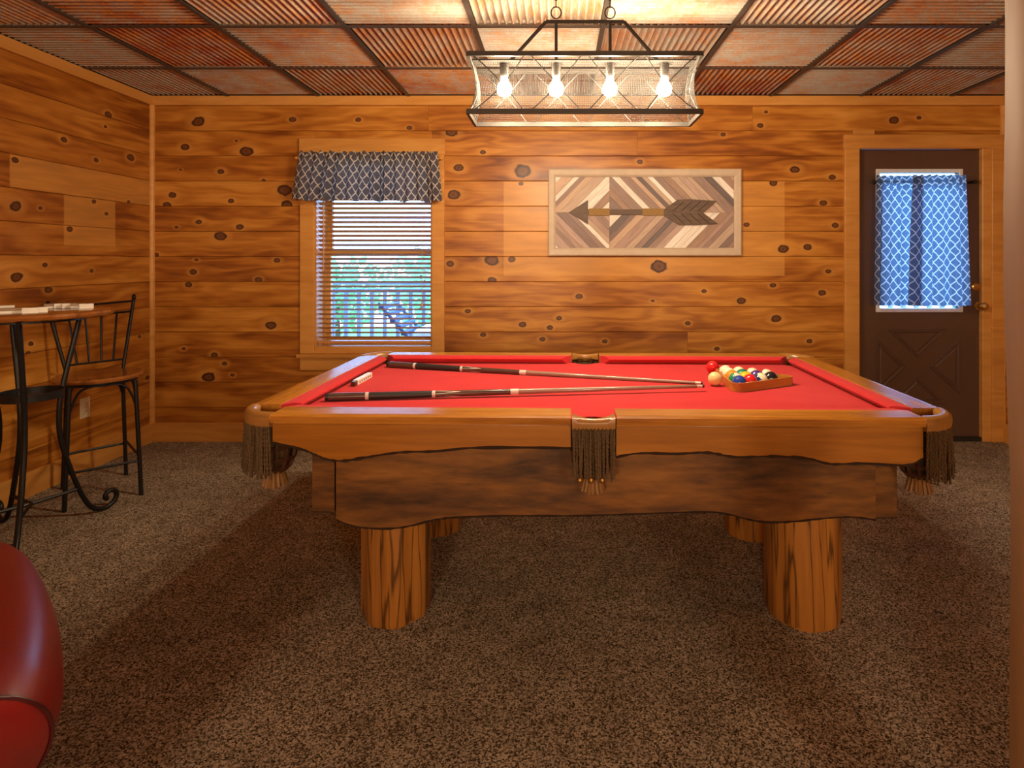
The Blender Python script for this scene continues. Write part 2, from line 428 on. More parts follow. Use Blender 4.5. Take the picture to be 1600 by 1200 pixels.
KB = [(310,190,9),(457,187,5),(289,230,6),(369,220,2.4),(385,237,9),(282,265,2.4),(345,268,5),(412,282,3.5),(444,297,11),(269,305,6),(261,320,6),(361,314,4.4),(448,320,8),
 (310,347,4.8),(375,355,5.2),(276,355,3),(344,369,9),(244,398,4),(307,406,3.2),(433,407,5),(302,425,5),(404,437,5),(295,445,5),(423,508,8),(287,545,3),(335,555,5),(351,568,4),
 (326,589,9),(363,586,3),(706,207,8),(754,238,4.5),(717,262,7),(816,267,12),(709,304,9),(814,287,3.5),(769,407,10),(800,405,6),(856,413,3.2),(703,412,6),(769,438,6),(731,486,4.4),
 (816,507,5.2),(859,512,4.6),(874,497,4.4),(755,523,4.4),(847,530,4.4),(1188,196,4.5),(1197,175,3),(1242,265,7),(1301,277,5),(1208,286,6),(1287,317,5.4),(1305,352,5),(1167,351,4.4),
 (1224,389,8),(1262,386,6),(1294,424,4.4),(1208,446,4.4),(1285,458,5.4),(1158,470,6.4),(1213,498,7),(1262,494,3.4),(1265,533,4.4),(1397,188,7),(1436,184,4),(1030,417,12),(1000,253,4.5),
 (905,463,5),(960,500,3.5),(1020,470,3),(1075,505,4),(945,533,4),(1100,455,3.5),(560,187,4),(640,200,4),(1130,210,4),(1010,190,4),(895,195,3.5),(1120,545,4)]
KL = [(26,433,9),(70,414,4),(143,423,3.4),(100,218,5),(204,246,6),(201,315,3),(147,315,4),(166,334,3.2),(63,325,3.4),(109,358,5),(169,179,6),(165,198,3),(24,322,9),(76,453,6),(48,537,5),
 (44,552,4),(203,501,3.2),(218,526,3.2),(230,590,4),(24,250,5),(150,250,4)]
kb = [((px-CX)/225, EYE-(py-CY)/225, r/225*.80) for px, py, r in KB]
kl = []
for px, py, r in KL:
    Y = F*XL/(px-CX); kl.append((Y, EYE-(py-CY)/F*Y, .85*r*Y/F))
rows = []
zt = EYE-(165-CY)/225; ph = 39.3/225
while zt > .14: rows.append((max(zt-ph, .125), zt)); zt -= ph
def plank(parent, mat, a, bb, z0, z1, wall, knots):
    L = bb-a; h = z1-z0; ch = .0035; t = .019
    if L < .01 or h < .006: return
    b = MB(); gp = .0008
    zs = [(-h/2+gp, .0), (-h/2+gp, -t+ch), (-h/2+gp+ch, -t), (h/2-gp-ch, -t), (h/2-gp, -t+ch), (h/2-gp, 0)]
    b.prism([(y, z) for z, y in zs], 'x', -L/2+.0006, L/2-.0006)
    o = b.build('plank', mat, parent)
    c, zc = (a+bb)/2, (z0+z1)/2
    if wall == 'back': o.location = (c, YB+.019, zc)
    elif wall == 'left': o.location = (XL-.019, c, zc); o.rotation_euler = (0,0,PI/2)
    else: o.location = (XR+.019, c, zc); o.rotation_euler = (0,0,-PI/2)
    mine = [k for k in knots if a-.02 < k[0] < bb+.02 and z0 <= k[1] < z1]
    if not knots:
        for _ in range(int(L*1.3)): mine.append((random.uniform(a, bb), random.uniform(z0, z1), random.uniform(.012, .035)))
    mine.sort(key=lambda k: -k[2])
    for i, k in enumerate(mine[:6]):
        sg = -1 if wall == 'right' else 1
        o['k%d' % i] = [float(sg*(k[0]-c)), float(k[1]-zc), float(k[2])]
def cut(a, bb, z0, z1, holes):
    segs = [(a, bb, z0, z1)]
    for hx0, hx1, hz0, hz1 in holes:
        out = []
        for (p, q, r, s) in segs:
            if q <= hx0 or p >= hx1 or s <= hz0 or r >= hz1: out.append((p, q, r, s)); continue
            if p < hx0: out.append((p, hx0, r, s))
            if q > hx1: out.append((hx1, q, r, s))
            m0, m1 = max(p, hx0), min(q, hx1)
            if s > hz1: out.append((m0, m1, hz1, s))
            if r < hz0: out.append((m0, m1, r, hz0))
        segs = out
    return segs
holes = [(WX0, WX1, WZ0, WZ1), (DX0, DX1, 0, DZ1)]
joints = {0: [-.9, 1.35], 1: [.55], 2: [], 3: [], 4: [], 5: [], 9: [.9], 10: [.2], 11: [-.3], 12: [.8]}
for i, (z0, z1) in enumerate(rows):
    e = [XL] + joints.get(i, []) + [XR]
    for p, q in zip(e, e[1:]):
        for s in cut(p, q, z0, z1, holes): plank(wall_back, m_back, *s, 'back', kb)
    jl = {3: [3.05], 1: [1.7], 5: [2.1], 7: [1.2], 9: [2.6], 11: [1.8]}.get(i, [2.0 if i % 2 else .8])
    e = [YF] + jl + [YB]
    for p, q in zip(e, e[1:]): plank(wall_left, m_left, p, q, z0, z1, 'left', kl)
    plank(wall_right, m_back, YF, YB, z0, z1, 'right', [])
ZC0 = EYE-(165-CY)/225
b = MB(); b.box((XL, YB-.014, ZC0), (XR, YB+.01, HC), c=.003); struct(b.build('trim_1', m_pine))
b = MB(); b.box((XL-.01, YF, ZC0), (XL+.014, YB-.014, HC), c=.003); struct(b.build('trim_2', m_pine))
b = MB(); b.box((XR-.014, YF, ZC0), (XR+.01, YB-.014, HC), c=.003); struct(b.build('trim_3', m_pine))
b = MB(); b.box((XL, YB-.016, .0), (wallpt(1318,0)[0], YB+.01, .133), c=.003); struct(b.build('baseboard_back', m_pine))
b = MB(); b.box((XL-.01, YF, 0), (XL+.016, YB-.016, .133), c=.003); struct(b.build('baseboard_left', m_pine))
b = MB(); b.box((XR-.016, YF, 0), (XR+.01, YB-.016, .133), c=.003); struct(b.build('baseboard_right', m_pine))
b = MB(); b.prism([(XL,YB)]+arc(XL, YB, .022, 0, -PI/2, 6), 'z', .133, ZC0); struct(b.build('trim_4', m_pine, smooth=True))
b = MB(); b.prism([(XR,YB)]+arc(XR, YB, .022, PI, 1.5*PI, 6), 'z', .133, ZC0); struct(b.build('trim_5', m_pine, smooth=True))
# hewn post that closes the picture on the right
b = MB()
n = 16; rings = []
for k in range(n+1):
    z = HC*k/n; dx = .006*math.sin(z*3.1)+.003*math.sin(z*9)
    rings.append([(x+(dx if x < .8 else 0), y, z) for x, y in [(.757,.90),(.750,.906),(.750,.99),(.758,1.0),(.93,1.0),(.936,.99),(.936,.906),(.93,.90)]])
base = 0
for rg in rings: b.v += rg
for k in range(n):
    for i in range(8): b.f.append((k*8+i, k*8+(i+1)%8, k*8+8+(i+1)%8, k*8+8+i)); b.m.append(0)
b.f.append(tuple(range(8))); b.m.append(0); b.f.append(tuple(n*8+i for i in range(8))); b.m.append(0)
struct(b.build('trim_6', m_post, smooth=50))

# ------------------------------------------------------------------ window
win = struct(thing('window_1', 'x', 'x')); del win['label']; del win['category']
def px_box(name, mat, parent, x0, y0, x1, y1, ya, yb, c=.003):
    a, z1 = wallpt(x0, y0); bb, z0 = wallpt(x1, y1); q = MB(); q.box((a, ya, z0), (bb, yb, z1), c=c); return q.build(name, mat, parent)
px_box('casing', m_pine, win, 470, 237, 492.5, 552, YB-.02, YB+.002)
px_box('casing', m_pine, win, 675, 237, 695, 552, YB-.02, YB+.002)
px_box('casing', m_pine, win, 469, 217, 696, 243, YB-.022, YB+.002)
px_box('casing', m_pine, win, 492.5, 541, 675, 552, YB-.016, YB+.03)
px_box('window_sill', m_pine, win, 467, 552, 698, 557.5, YB-.05, YB+.04)
px_box('apron', m_pine, win, 470, 557.5, 695, 578, YB-.018, YB+.002)
b = MB(); j = .02
b.box((WX0-.001, YB, WZ0), (WX0+j*.5, YB+TH+.02, WZ1)); b.box((WX1-j*.5, YB, WZ0), (WX1+.001, YB+TH+.02, WZ1))
b.box((WX0, YB, WZ1-.012), (WX1, YB+TH+.02, WZ1)); b.box((WX0, YB, WZ0), (WX1, YB+TH+.02, WZ0+.03))
b.build('jamb', m_pine, win)
zm = wallpt(0, 396)[1]; zm = EYE-(396-CY)/F*(YB+.19)
for nm, z0, z1, y0 in (('upper_sash', zm-.02, WZ1-.012, YB+.205), ('lower_sash', WZ0+.03, zm+.022, YB+.17)):
    b = MB(); x0, x1 = WX0+.010, WX1-.010; fw = .034
    b.box((x0, y0, z0), (x0+fw, y0+.03, z1)); b.box((x1-fw, y0, z0), (x1, y0+.03, z1)); b.box((x0+fw, y0, z1-.042), (x1-fw, y0+.03, z1)); b.box((x0+fw, y0, z0), (x1-fw, y0+.03, z0+.042))
    sash = b.build(nm, m_pine, win)
    b = MB(); b.box((x0+fw, y0+.013, z0+.04), (x1-fw, y0+.017, z1-.04)); b.build('pane', m_glass, sash)
# wooden blind
bl = thing('window_blind', 'wooden slat blind hanging open in the window', 'blind', ((WX0+WX1)/2, YB+.035, WZ0))
bw = (WX1-WX0)/2-.014; pitch = .0322; zb = EYE-(534-CY)/F*YB-WZ0
b = MB(); b.box((-bw, -.02, zb-.018), (bw, .02, zb+.004), c=.004); b.build('bottom_rail', m_slat, bl)
b = MB(); b.box((-bw, -.025, WZ1-WZ0-.062), (bw, .025, WZ1-WZ0-.013), c=.003); b.build('head_rail', m_slat, bl)
b = MB(); hw, tl, th = .021, math.radians(20), .0017
pr = []
for y, z in ((-hw,-th),(hw,-th),(hw,th),(-hw,th)):
    pr.append((y*math.cos(tl)-z*math.sin(-tl)*-1, -y*math.sin(tl)+z*math.cos(tl)))
b.prism(pr, 'x', -bw, bw)
sl = b.build('slat', m_slat, bl); k = 0; z = zb+.028
while z < WZ1-WZ0-.07:
    o = sl if k == 0 else sl.copy()
    if k: COL.objects.link(o); o.parent = bl
    o.location = (0, 0, z); z += pitch; k += 1
for x in (-bw*.86, 0, bw*.86):
    b = MB(); b.tube([(x, -.0215, zb), (x, -.0215, WZ1-WZ0-.03)], .0009, 4); b.tube([(x, .0215, zb), (x, .0215, WZ1-WZ0-.03)], .0009, 4); b.build('ladder_cord', m_cord, bl)
b = MB(); b.tube([(-bw+.045, -.032, WZ1-WZ0-.05), (-bw+.045, -.034, WZ1-WZ0-.80)], .005, 6); b.build('tilt_wand', m_slat, bl)
xq = wallpt(659, 0)[0]-(WX0+WX1)/2; zq = wallpt(0, 476)[1]-WZ0
b = MB(); b.tube([(xq, -.03, WZ1-WZ0-.04), (xq, -.03, zq+.02)], .0012, 4); b.lathe([(.003,.02),(.008,.0),(.009,-.012),(.004,-.02)], (xq,-.03,zq), 8); b.build('pull_cord', m_cord, bl)

def cloth(name, mat, parent, prof, nfold, amp, loc, length, nu=160, nv=14, seed=1):
    """prof(u,v)->(x,z) in the cloth plane; pleats push along y. uv in metres"""
    rr = random.Random(seed); ph = [rr.uniform(0, 6.28) for _ in range(6)]
    b = MB(); uvs = []
    def fn(u, v):
        x, z = prof(u, v)
        a = amp*(.35+.65*v)*(1+.5*math.sin(17*u+ph[4]))
        y = a*(math.sin(2*PI*nfold*u+ph[0]+.8*math.sin(5*u+ph[1]))+.45*math.sin(2*PI*nfold*2.3*u+ph[2]))-(.012*v)
        hz = min(1, abs(v-.12)/.10)
        if v < .16: y += .009*math.sin(2*PI*nfold*3.4*u+ph[3])*(1 if v < .10 else .5)
        uvs.append((u*length, v*abs(prof(.5,0)[1]-prof(.5,1)[1])))
        return (x, y, z)
    b.grid(fn, nu, nv)
    o = b.build(name, mat, parent, smooth=80, fix=False)
    me = o.data; uvl = me.uv_layers.new(name='UVMap')
    for l in me.loops: uvl.data[l.index].uv = uvs[l.vertex_index]
    o.location = loc; return o
# valance on its rod
YV = YB-.075
def VP(px, py): return ((px-CX)/F*YV, EYE-(py-CY)/F*YV)
rod = thing('curtain_rod', 'thin wooden rod carrying the grey valance above the window', 'curtain rod', (VP(577,0)[0], YV, VP(0,247)[1]))
hl = (VP(690,0)[0]-VP(464,0)[0])/2
b = MB(); b.tube([(-hl,0,0),(hl,0,0)], .007, 8); b.build('pole', m_pine, rod, smooth=True)
for s in (-1,1):
    b = MB(); b.lathe([(.002,-.02),(.012,-.010),(.014,0),(.010,.010),(.002,.016)], (0,0,0), 10); o = b.build('finial', m_pine, rod, smooth=True); o.location = (s*hl,0,0); o.rotation_euler = (0,PI/2,0)
    b = MB(); b.box((s*(hl-.03)-.006, .004, -.012), (s*(hl-.03)+.006, .056, .012)); b.build('bracket', m_pine, rod)
def vprof(u, v):
    l0, z0 = VP(471,238); r0, _ = VP(684,238); l1, z1 = VP(458,313); r1, z2 = VP(692,316)
    t = v**.8; x = (l0+(l1-l0)*t)*(1-u)+(r0+(r1-r0)*t)*u
    zb = (z1+(z2-z1)*u)+.006*math.sin(u*40)
    zt = z0+.009*math.sin(u*131)*math.sin(u*47+1)
    return (x, zt+(zb-zt)*v)
tag(cloth('valance', m_val, None, vprof, 12, .017, (0, YV-.026, 0), 1.7, 260, 18, 3), 'gathered grey valance with a white trellis print above the window', 'valance')

# ------------------------------------------------------------------ door
door = thing('door_1', 'x', 'x'); del door['label']; del door['category']; struct(door)
px_box('casing', m_pine, door, 1318, 231, 1341, 690, YB-.022, YB+.03)
px_box('casing', m_pine, door, 1534, 231, 1554, 690, YB-.010, YB+.03)
px_box('casing', m_pine, door, 1547, 231, 1566, 690, YB-.022, YB+.0)
px_box('head_casing', m_pine, door, 1317, 211, 1567, 233, YB-.024, YB+.03)
px_box('filler_block', m_pine, door, 1332, 203, 1366, 211, YB-.012, YB+.0)
YD = YB+.03                                           # door face
def DP(px, py): return ((px-CX)/F*YD, EYE-(py-CY)/F*YD)
x0, z1 = DP(1342, 235); x1 = DP(1534.5, 0)[0]; z0 = .012
hx0, hz1 = DP(1374, 270); hx1, hz0 = DP(1498, 482)
b = MB(); d0, d1 = YD, YD+.044
b.box((x0,d0,z0),(hx0,d1,z1)); b.box((hx1,d0,z0),(x1,d1,z1)); b.box((hx0,d0,hz1),(hx1,d1,z1)); b.box((hx0,d0,z0),(hx1,d1,hz0))
slab = b.build('door_slab', m_door, door)
fw = .026; b = MB()
for a, c in (((hx0-fw, hz0-fw), (hx0, hz1+fw)), ((hx1, hz0-fw), (hx1+fw, hz1+fw)), ((hx0, hz1), (hx1, hz1+fw)), ((hx0, hz0-fw), (hx1, hz0))):
    b.box((a[0], d0-.010, a[1]), (c[0], d0+.01, c[1]), c=.003)
b.build('glass_frame', m_white, door)
b = MB(); b.box((hx0, d0+.018, hz0), (hx1, d0+.024, hz1)); b.build('pane', m_glass, door)
def inset(tri, d):
    c = [Vector(p) for p in tri]; out = []
    for i in range(3):
        p, a, q = c[i], c[i-1], c[(i+1) % 3]
        e1 = (a-p).normalized(); e2 = (q-p).normalized(); bis = (e1+e2).normalized(); ang = math.acos(max(-1, min(1, e1.dot(e2))))/2
        out.append(p+bis*(d/math.sin(ang)))
    return out
for tri in ([(1386,515),(1480,515),(1432,558.5)], [(1500,529),(1451,573),(1500,617)], [(1369,528),(1369,617),(1415,573)], [(1432,588),(1480,631),(1386,631)]):
    t = [DP(*p) for p in tri]; b = MB()
    lay = [(0,0.0),(.005,.009),(.013,.009),(.022,-.001),(.034,.005)]
    for d, h in lay: b.v += [(p[0], d0-h, p[1]) for p in inset(t, d)]
    for k in range(len(lay)-1):
        for i in range(3): b.f.append((k*3+i, k*3+(i+1)%3, k*3+3+(i+1)%3, k*3+3+i)); b.m.append(0)
    n = 3*(len(lay)-1); b.f.append((n, n+1, n+2)); b.m.append(0)
    b.build('crossbuck_panel', m_door, slab)
def knob(px, py, prof, mat=m_brass):
    x, z = DP(px, py); q = MB(); q.lathe(prof, (0,0,0), 18); o = q.build('door_knob' if len(prof) > 5 else 'deadbolt', mat, door, smooth=True)
    o.location = (x, YD, z); o.rotation_euler = (PI/2, 0, 0); return o
px_box('threshold', m_fix, door, 1339, 683.5, 1536, 690, YB+.0, YB+.2)
knob(1529, 478, [(.030,0),(.030,.006),(.014,.010),(.012,.035),(.026,.045),(.029,.060),(.022,.072),(.004,.076)])
knob(1523, 448, [(.030,0),(.030,.010),(.024,.016),(.006,.018)])
b = MB(); x, z = DP(1523, 448); b.box((x-.018, YD-.034, z-.005), (x+.018, YD-.016, z+.005), c=.002); b.build('thumb_turn', m_brass, door)
# door curtain
YC = YD-.045
def CP(px, py): return ((px-CX)/F*YC, EYE-(py-CY)/F*YC)
rod = thing('curtain_rod', 'dark metal rod carrying the blue trellis curtain on the door', 'curtain rod', (CP(1446,0)[0], YC, CP(0,284)[1]))
hl = (CP(1522,0)[0]-CP(1364,0)[0])/2
b = MB(); b.tube([(-hl,0,0),(hl,0,0)], .006, 8); b.build('pole', m_iron, rod, smooth=True)
for s in (-1,1):
    b = MB(); b.lathe([(.003,-.018),(.012,-.008),(.013,0),(.008,.010),(.002,.016)], (0,0,0), 10); o = b.build('finial', m_iron, rod, smooth=True); o.location = (s*hl,0,0); o.rotation_euler = (0,PI/2,0)
    b = MB(); b.box((s*(hl-.016)-.005, .003, -.010), (s*(hl-.016)+.005, .046, .010)); b.build('bracket', m_iron, rod)
def cprof(xa, xb, xc, xd):
    def f(u, v):
        l0, z0 = CP(xa, 275); r0 = CP(xb, 0)[0]; l1, z1 = CP(xc, 477); r1 = CP(xd, 0)[0]
        zt = z0+.004*math.sin(u*45); zb = z1+.003*math.sin(u*21)
        return ((l0+(l1-l0)*v)*(1-u)+(r0+(r1-r0)*v)*u, zt+(zb-zt)*v)
    return f
tag(cloth('curtain', m_cur, None, cprof(1367,1438,1362,1434), 4, .011, (0, YC-.018, 0), .48, 80, 24, 5), 'left half of the blue trellis curtain on the brown door', 'curtain', 'door curtain halves')
tag(cloth('curtain', m_cur, None, cprof(1420,1502,1413,1508), 4.5, .011, (0, YC-.046, 0), .58, 90, 24, 8), 'right half of the blue trellis curtain, next to the door knob', 'curtain', 'door curtain halves')
# ------------------------------------------------------------------ pendant lamp over the table
PY, PXC = 2.43, .105; PL, PW = .459, .11; PZ0, PZ1 = 1.832, 2.077
pen = thing('pendant_lamp', 'long rectangular wire mesh pendant lamp with four bulbs over the pool table', 'lamp', (PXC, PY, PZ0))
H = PZ1-PZ0; bt = .0075
def frame_rect(z, t=bt, hgt=.019):
    b = MB()
    for s in (-1,1):
        b.box((-PL, s*PW-t*.8, z-hgt/2), (PL, s*PW+t*.8, z+hgt/2)); b.box((s*PL-t*.8, -PW, z-hgt/2), (s*PL+t*.8, PW, z+hgt/2))
    return b
fb = frame_rect(.0095).build('lower_frame', m_fix, pen)
ft = frame_rect(H-.0095); ft.box((-PL, -.04, H-.012), (PL, .04, H-.006)); ft = ft.build('upper_frame', m_fix, pen)
BOW = .026
def bow(z): return BOW*(1-((z-H/2)/(H/2))**2)
wires = MB(); NZ = 5
def wire(p): wires.tube(p, .0005, 3, cap=False)
for s in (-1,1):
    n = int(2*PL/.0075)
    for i in range(n+1):
        x = -PL+2*PL*i/n
        wire([(x*(1-bow(H*k/NZ)/PL), s*(PW-bow(H*k/NZ)), H*k/NZ) for k in range(NZ+1)])
    n = int(2*PW/.0075)
    for i in range(1, n):
        y = -PW+2*PW*i/n
        wire([(s*(PL-bow(H*k/NZ)), y*(1-bow(H*k/NZ)/PW), H*k/NZ) for k in range(NZ+1)])
nz = int(H/.0075)
for k in range(1, nz):
    z = H*k/nz; q = bow(z); x, y = PL-q, PW-q
    for p in ([(-x,-y,z),(x,-y,z)], [(-x,y,z),(x,y,z)], [(-x,-y,z),(-x,y,z)], [(x,-y,z),(x,y,z)]): wire(p)
m_wire = plain('steel_wire', (.05,.046,.042), .9, 0, .1)
wires.build('wire_mesh', m_wire, pen, fix=False, kind='stuff')
for s in (-1,1):
    for c in range(4):
        for dr in (0,1):
            x0 = -PL+c*PL/2; x1 = x0+PL/2
            if dr: x0, x1 = x1, x0
            p = []
            for k in range(7):
                t = k/6; z = H*t; q = bow(z)+.002; x = x0+(x1-x0)*t
                p.append((x*(1-q/PL), s*(PW-q+.004), z))
            b = MB(); b.tube(p, .0022, 5); b.build('lattice_rod', m_fix, pen)
    for dr in (1,-1):
        p = [(s*(PL-bow(H*k/6)+.002), dr*(-PW+2*PW*k/6)*(1-bow(H*k/6)/PW), H*k/6) for k in range(7)]
        b = MB(); b.tube(p, .0022, 5); b.build('lattice_rod', m_fix, pen)
for i in range(4):
    x = -.325+.2187*i-.0
    x = [-.325,-.113,.1076,.3306][i]
    b = MB(); b.lathe([(.012,H-.006),(.019,H-.012),(.019,H-.062),(.015,H-.068)], (x,0,0), 16); sk = b.build('socket', m_fix, pen, smooth=True)
    b = MB(); zc = 1.962-PZ0
    b.lathe([(.010,zc+.048),(.014,zc+.040),(.016,zc+.030),(.026,zc+.014),(.0305,zc-.002),(.029,zc-.014),(.021,zc-.025),(.010,zc-.0305),(.001,zc-.0315)], (x,0,0), 20)
    b.build('bulb', m_bulb, sk, smooth=True)
zt = 2.237-PZ0
b = MB()
for p, q in (((-.30,H),(-.155,zt)), ((-.155,zt),(.165,zt)), ((.165,zt),(.305,H)), ((-.113,H),(-.113,zt+.004)), ((.108,H),(.108,zt+.004))):
    b.tube([(p[0],0,p[1]),(q[0],0,q[1])], .0072, 6)
b.build('hanger', m_fix, pen)
for x in (-.113, .108):
    b = MB(); b.tube([(x+.021*math.cos(a*PI/9), .004*math.sin(a*PI/9), zt+.037+.026*math.sin(a*PI/9)) for a in range(18)], .0028, 6, closed=True); b.build('ring', m_fix, pen, smooth=True)
    z = zt+.062; k = 0
    while z < HC-PZ0-.012:
        b = MB(); pts = []
        for a in range(14):
            t = a*2*PI/14; u = .009*math.cos(t); v = .019*math.sin(t)
            pts.append((x+(u if k % 2 else 0), (0 if k % 2 else u), z+.014+v))
        b.tube(pts, .0022, 5, closed=True); b.build('chain_link', m_fix, pen, smooth=True); z += .030; k += 1
    b = MB(); b.lathe([(.002,HC-PZ0-.040),(.016,HC-PZ0-.034),(.040,HC-PZ0-.012),(.042,HC-PZ0-.006)], (x,0,0), 16); b.build('ceiling_canopy', m_fix, pen, smooth=True)

# ------------------------------------------------------------------ pool table
TX, TY, TR = .124, 2.44, math.radians(-1.4)
A, B, ZT, ZBED = 1.13, .632, .782, .745
pt = thing('pool_table', 'rustic log pool table with red cloth and fringed leather pockets', 'pool table', (TX, TY, 0), TR)
Minv = (Matrix.Translation((TX,TY,0)) @ Matrix.Rotation(TR, 4, 'Z')).inverted()
def t_at_y(px, py, yl):        # pixel -> point on the table-local plane y = yl
    o = Minv @ Vector((0,0,EYE)); d = (Minv.to_3x3() @ Vector(((px-CX)/F, 1, -(py-CY)/F))); t = (yl-o.y)/d.y; return o+d*t
def t_at_z(px, py, z):
    o = Minv @ Vector((0,0,EYE)); d = (Minv.to_3x3() @ Vector(((px-CX)/F, 1, -(py-CY)/F))); t = (z-o.z)/d.z; return o+d*t
RC, RW, CW, MG = .13, .100, .050, .070     # corner radius, rail width, cushion width, half the middle gap
# bed with pocket cut-outs
xi, yi = A-RW-.005, B-RW-.005; hr = .062
poly = []
def corner(cx, cy, a0, a1): poly.extend(arc(cx, cy, hr, a0, a1, 8))
corner(-xi, -yi, PI/2, 0); poly.extend(arc(0, -yi-.02, .055, PI*.86, PI*.14, 8)); corner(xi, -yi, PI, PI/2)
corner(xi, yi, -PI/2, -PI); poly.extend(arc(0, yi+.02, .055, -PI*.14, -PI*.86, 8)); corner(-xi, yi, 0, -PI/2)
b = MB(); b.prism(poly, 'z', .712, ZBED); b.build('bed', m_felt, pt)
b = MB(); b.box((-A+.14, -B+.115, .690), (A-.14, B-.115, .712)); b.build('slate_frame', m_apron, pt)
def rail(x0, x1, yo, sy, mat, end=False, skirt=None, bark=True):
    """rail running along local x from x0 to x1, outer face at yo, inside towards sy*+y; end rails swap axes"""
    def T(p): return (p[1], p[0], p[2]) if end else p
    def ext(prof, a, bb, cutin=None):
        m = MB(); k = len(prof)
        for j, X in enumerate((a, bb)):
            for (q, z) in prof:
                xx = X
                if cutin: xx = X+(1 if j == 0 else -1)*cutin(q)
                m.v.append(T((xx, yo+sy*q, z)))
        m.f.append(tuple(range(k))); m.f.append(tuple(range(2*k-1, k-1, -1)))
        for i in range(k): m.f.append((i, (i+1)%k, k+(i+1)%k, k+i))
        m.m = [0]*len(m.f); return m
    top = [(.0,.756),(-.004,.768),(.0,.776),(.008,.781),(.016,ZT),(RW-.002,ZT),(RW,ZT-.004),(RW,.735),(.02,.735),(.02,.756)]
    o = ext(top, x0, x1).build('rail', mat, pt)
    ang = lambda q: max(0, (q-RW)*.9)
    cu = [(RW,ZT-.001),(RW+.03,ZT-.001),(RW+CW-.004,ZT-.006),(RW+CW,ZT-.012),(RW+CW-.006,ZT-.020),(RW+.022,ZBED),(RW,ZBED-.01)]
    c = ext(cu, x0+.002, x1-.002, ang).build('cushion', m_felt, o)
    return o
def skirt_board(name, pts, yo, t, ztop, mat, parent, end=False, sy=1, barkh=.012):
    """board with a wavy live lower edge, pts = [(x, z)...] of the lower edge"""
    P = [Vector((p[0], p[1])) for p in pts]
    low = [(p.x, p.y) for p in spline([(q.x, q.y, 0) for q in P], 5)]
    def T(x, y, z): return (y, x, z) if end else (x, y, z)
    b = MB(); k = len(low)
    for y in (yo, yo+sy*t):
        b.v += [T(x, y, z) for x, z in low]+[T(x, y, ztop) for x, z in low]
    for q in range(2):
        for i in range(k-1): b.f.append((q*2*k+i, q*2*k+i+1, q*2*k+k+i+1, q*2*k+k+i))
    for i in range(k-1):
        b.f.append((i, i+1, 2*k+i+1, 2*k+i)); b.f.append((k+i, k+i+1, 3*k+i+1, 3*k+i))
    b.f.append((0, k, 3*k, 2*k)); b.f.append((k-1, 2*k-1, 4*k-1, 3*k-1)); b.m = [0]*len(b.f)
    o = b.build(name, mat, parent)
    rr = random.Random(len(pts)); b = MB()
    for i, (x, z) in enumerate(low):
        j = rr.uniform(.6, 1.3)
        b.v += [T(x, yo+sy*.004, z+barkh*.5*j), T(x, yo-sy*.004*j, z+barkh*.15), T(x, yo+sy*.004, z-barkh*.5*j), T(x, yo+sy*t*.9, z-barkh*.4*j), T(x, yo+sy*t*.9, z+.002)]
    for i in range(k-1):
        for q in range(5): b.f.append((i*5+q, i*5+(q+1)%5, i*5+5+(q+1)%5, i*5+5+q)); b.m.append(0)
    b.f.append(tuple(range(5))); b.f.append(tuple((k-1)*5+q for q in range(5))); b.m += [0,0]
    b.build('bark_edge', m_bark, o, smooth=True)
    return o
xe = A-RC
segs = [(-xe, -MG), (MG, xe)]
skl = [(433,692),(455,696),(481,703),(500,711),(518,718),(543,720),(577,714.5),(628,707),(684,705),(739,700),(813,699),(894,700)]
skr = [(965,714),(1004,708),(1059,709),(1107,707),(1151,714),(1207,713),(1262,716),(1299,725),(1347,724),(1410,727),(1428,725),(1443,716)]
for (x0, x1), sk in zip(segs, (skl, skr)):
    r_ = rail(x0, x1, -B, 1, m_rail)
    lo = [t_at_y(px, py, -B+.016) for px, py in sk]
    lo = [(x0+(p.x-lo[0].x)/(lo[-1].x-lo[0].x)*(x1-x0), p.z) for p in lo]
    skirt_board('skirt', lo, -B+.016, .028, .748, m_skirt, pt)
    rail(x0, x1, B, -1, m_rail)
    skirt_board('skirt', [(-p[0], p[1]) for p in lo][::-1] if False else lo, B-.016, .028, .748, m_skirt, pt, sy=-1)
ye = B-RC
for sx in (-1, 1):
    rail(-ye, ye, sx*A, -sx, m_rail_y, end=True)
    skirt_board('skirt', [(-ye+2*ye*i/8, .668+.014*math.sin(i*1.7+sx)) for i in range(9)], sx*(A-.016), .028, .748, m_rail_y, pt, end=True, sy=-sx)
# aprons
ap = [(525,812),(545,820),(570,825),(610,826),(640,822),(680,812),(720,808),(800,806),(900,806),(1000,803),(1100,800),(1140,804),(1170,812),(1200,816),(1240,815),(1290,810),(1330,808),(1368,812)]
lo = [(p.x, p.z) for p in (t_at_y(px, py, -.505) for px, py in ap)]
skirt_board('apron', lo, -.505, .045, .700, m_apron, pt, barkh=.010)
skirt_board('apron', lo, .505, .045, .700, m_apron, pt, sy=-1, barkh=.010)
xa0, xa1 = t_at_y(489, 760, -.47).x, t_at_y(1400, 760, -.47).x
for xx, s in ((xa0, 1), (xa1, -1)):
    skirt_board('apron', [(-.475+.95*i/6, .415+.012*math.sin(i*2.1)) for i in range(7)], xx, .075, .700, m_apron, pt, end=True, sy=s, barkh=.008)
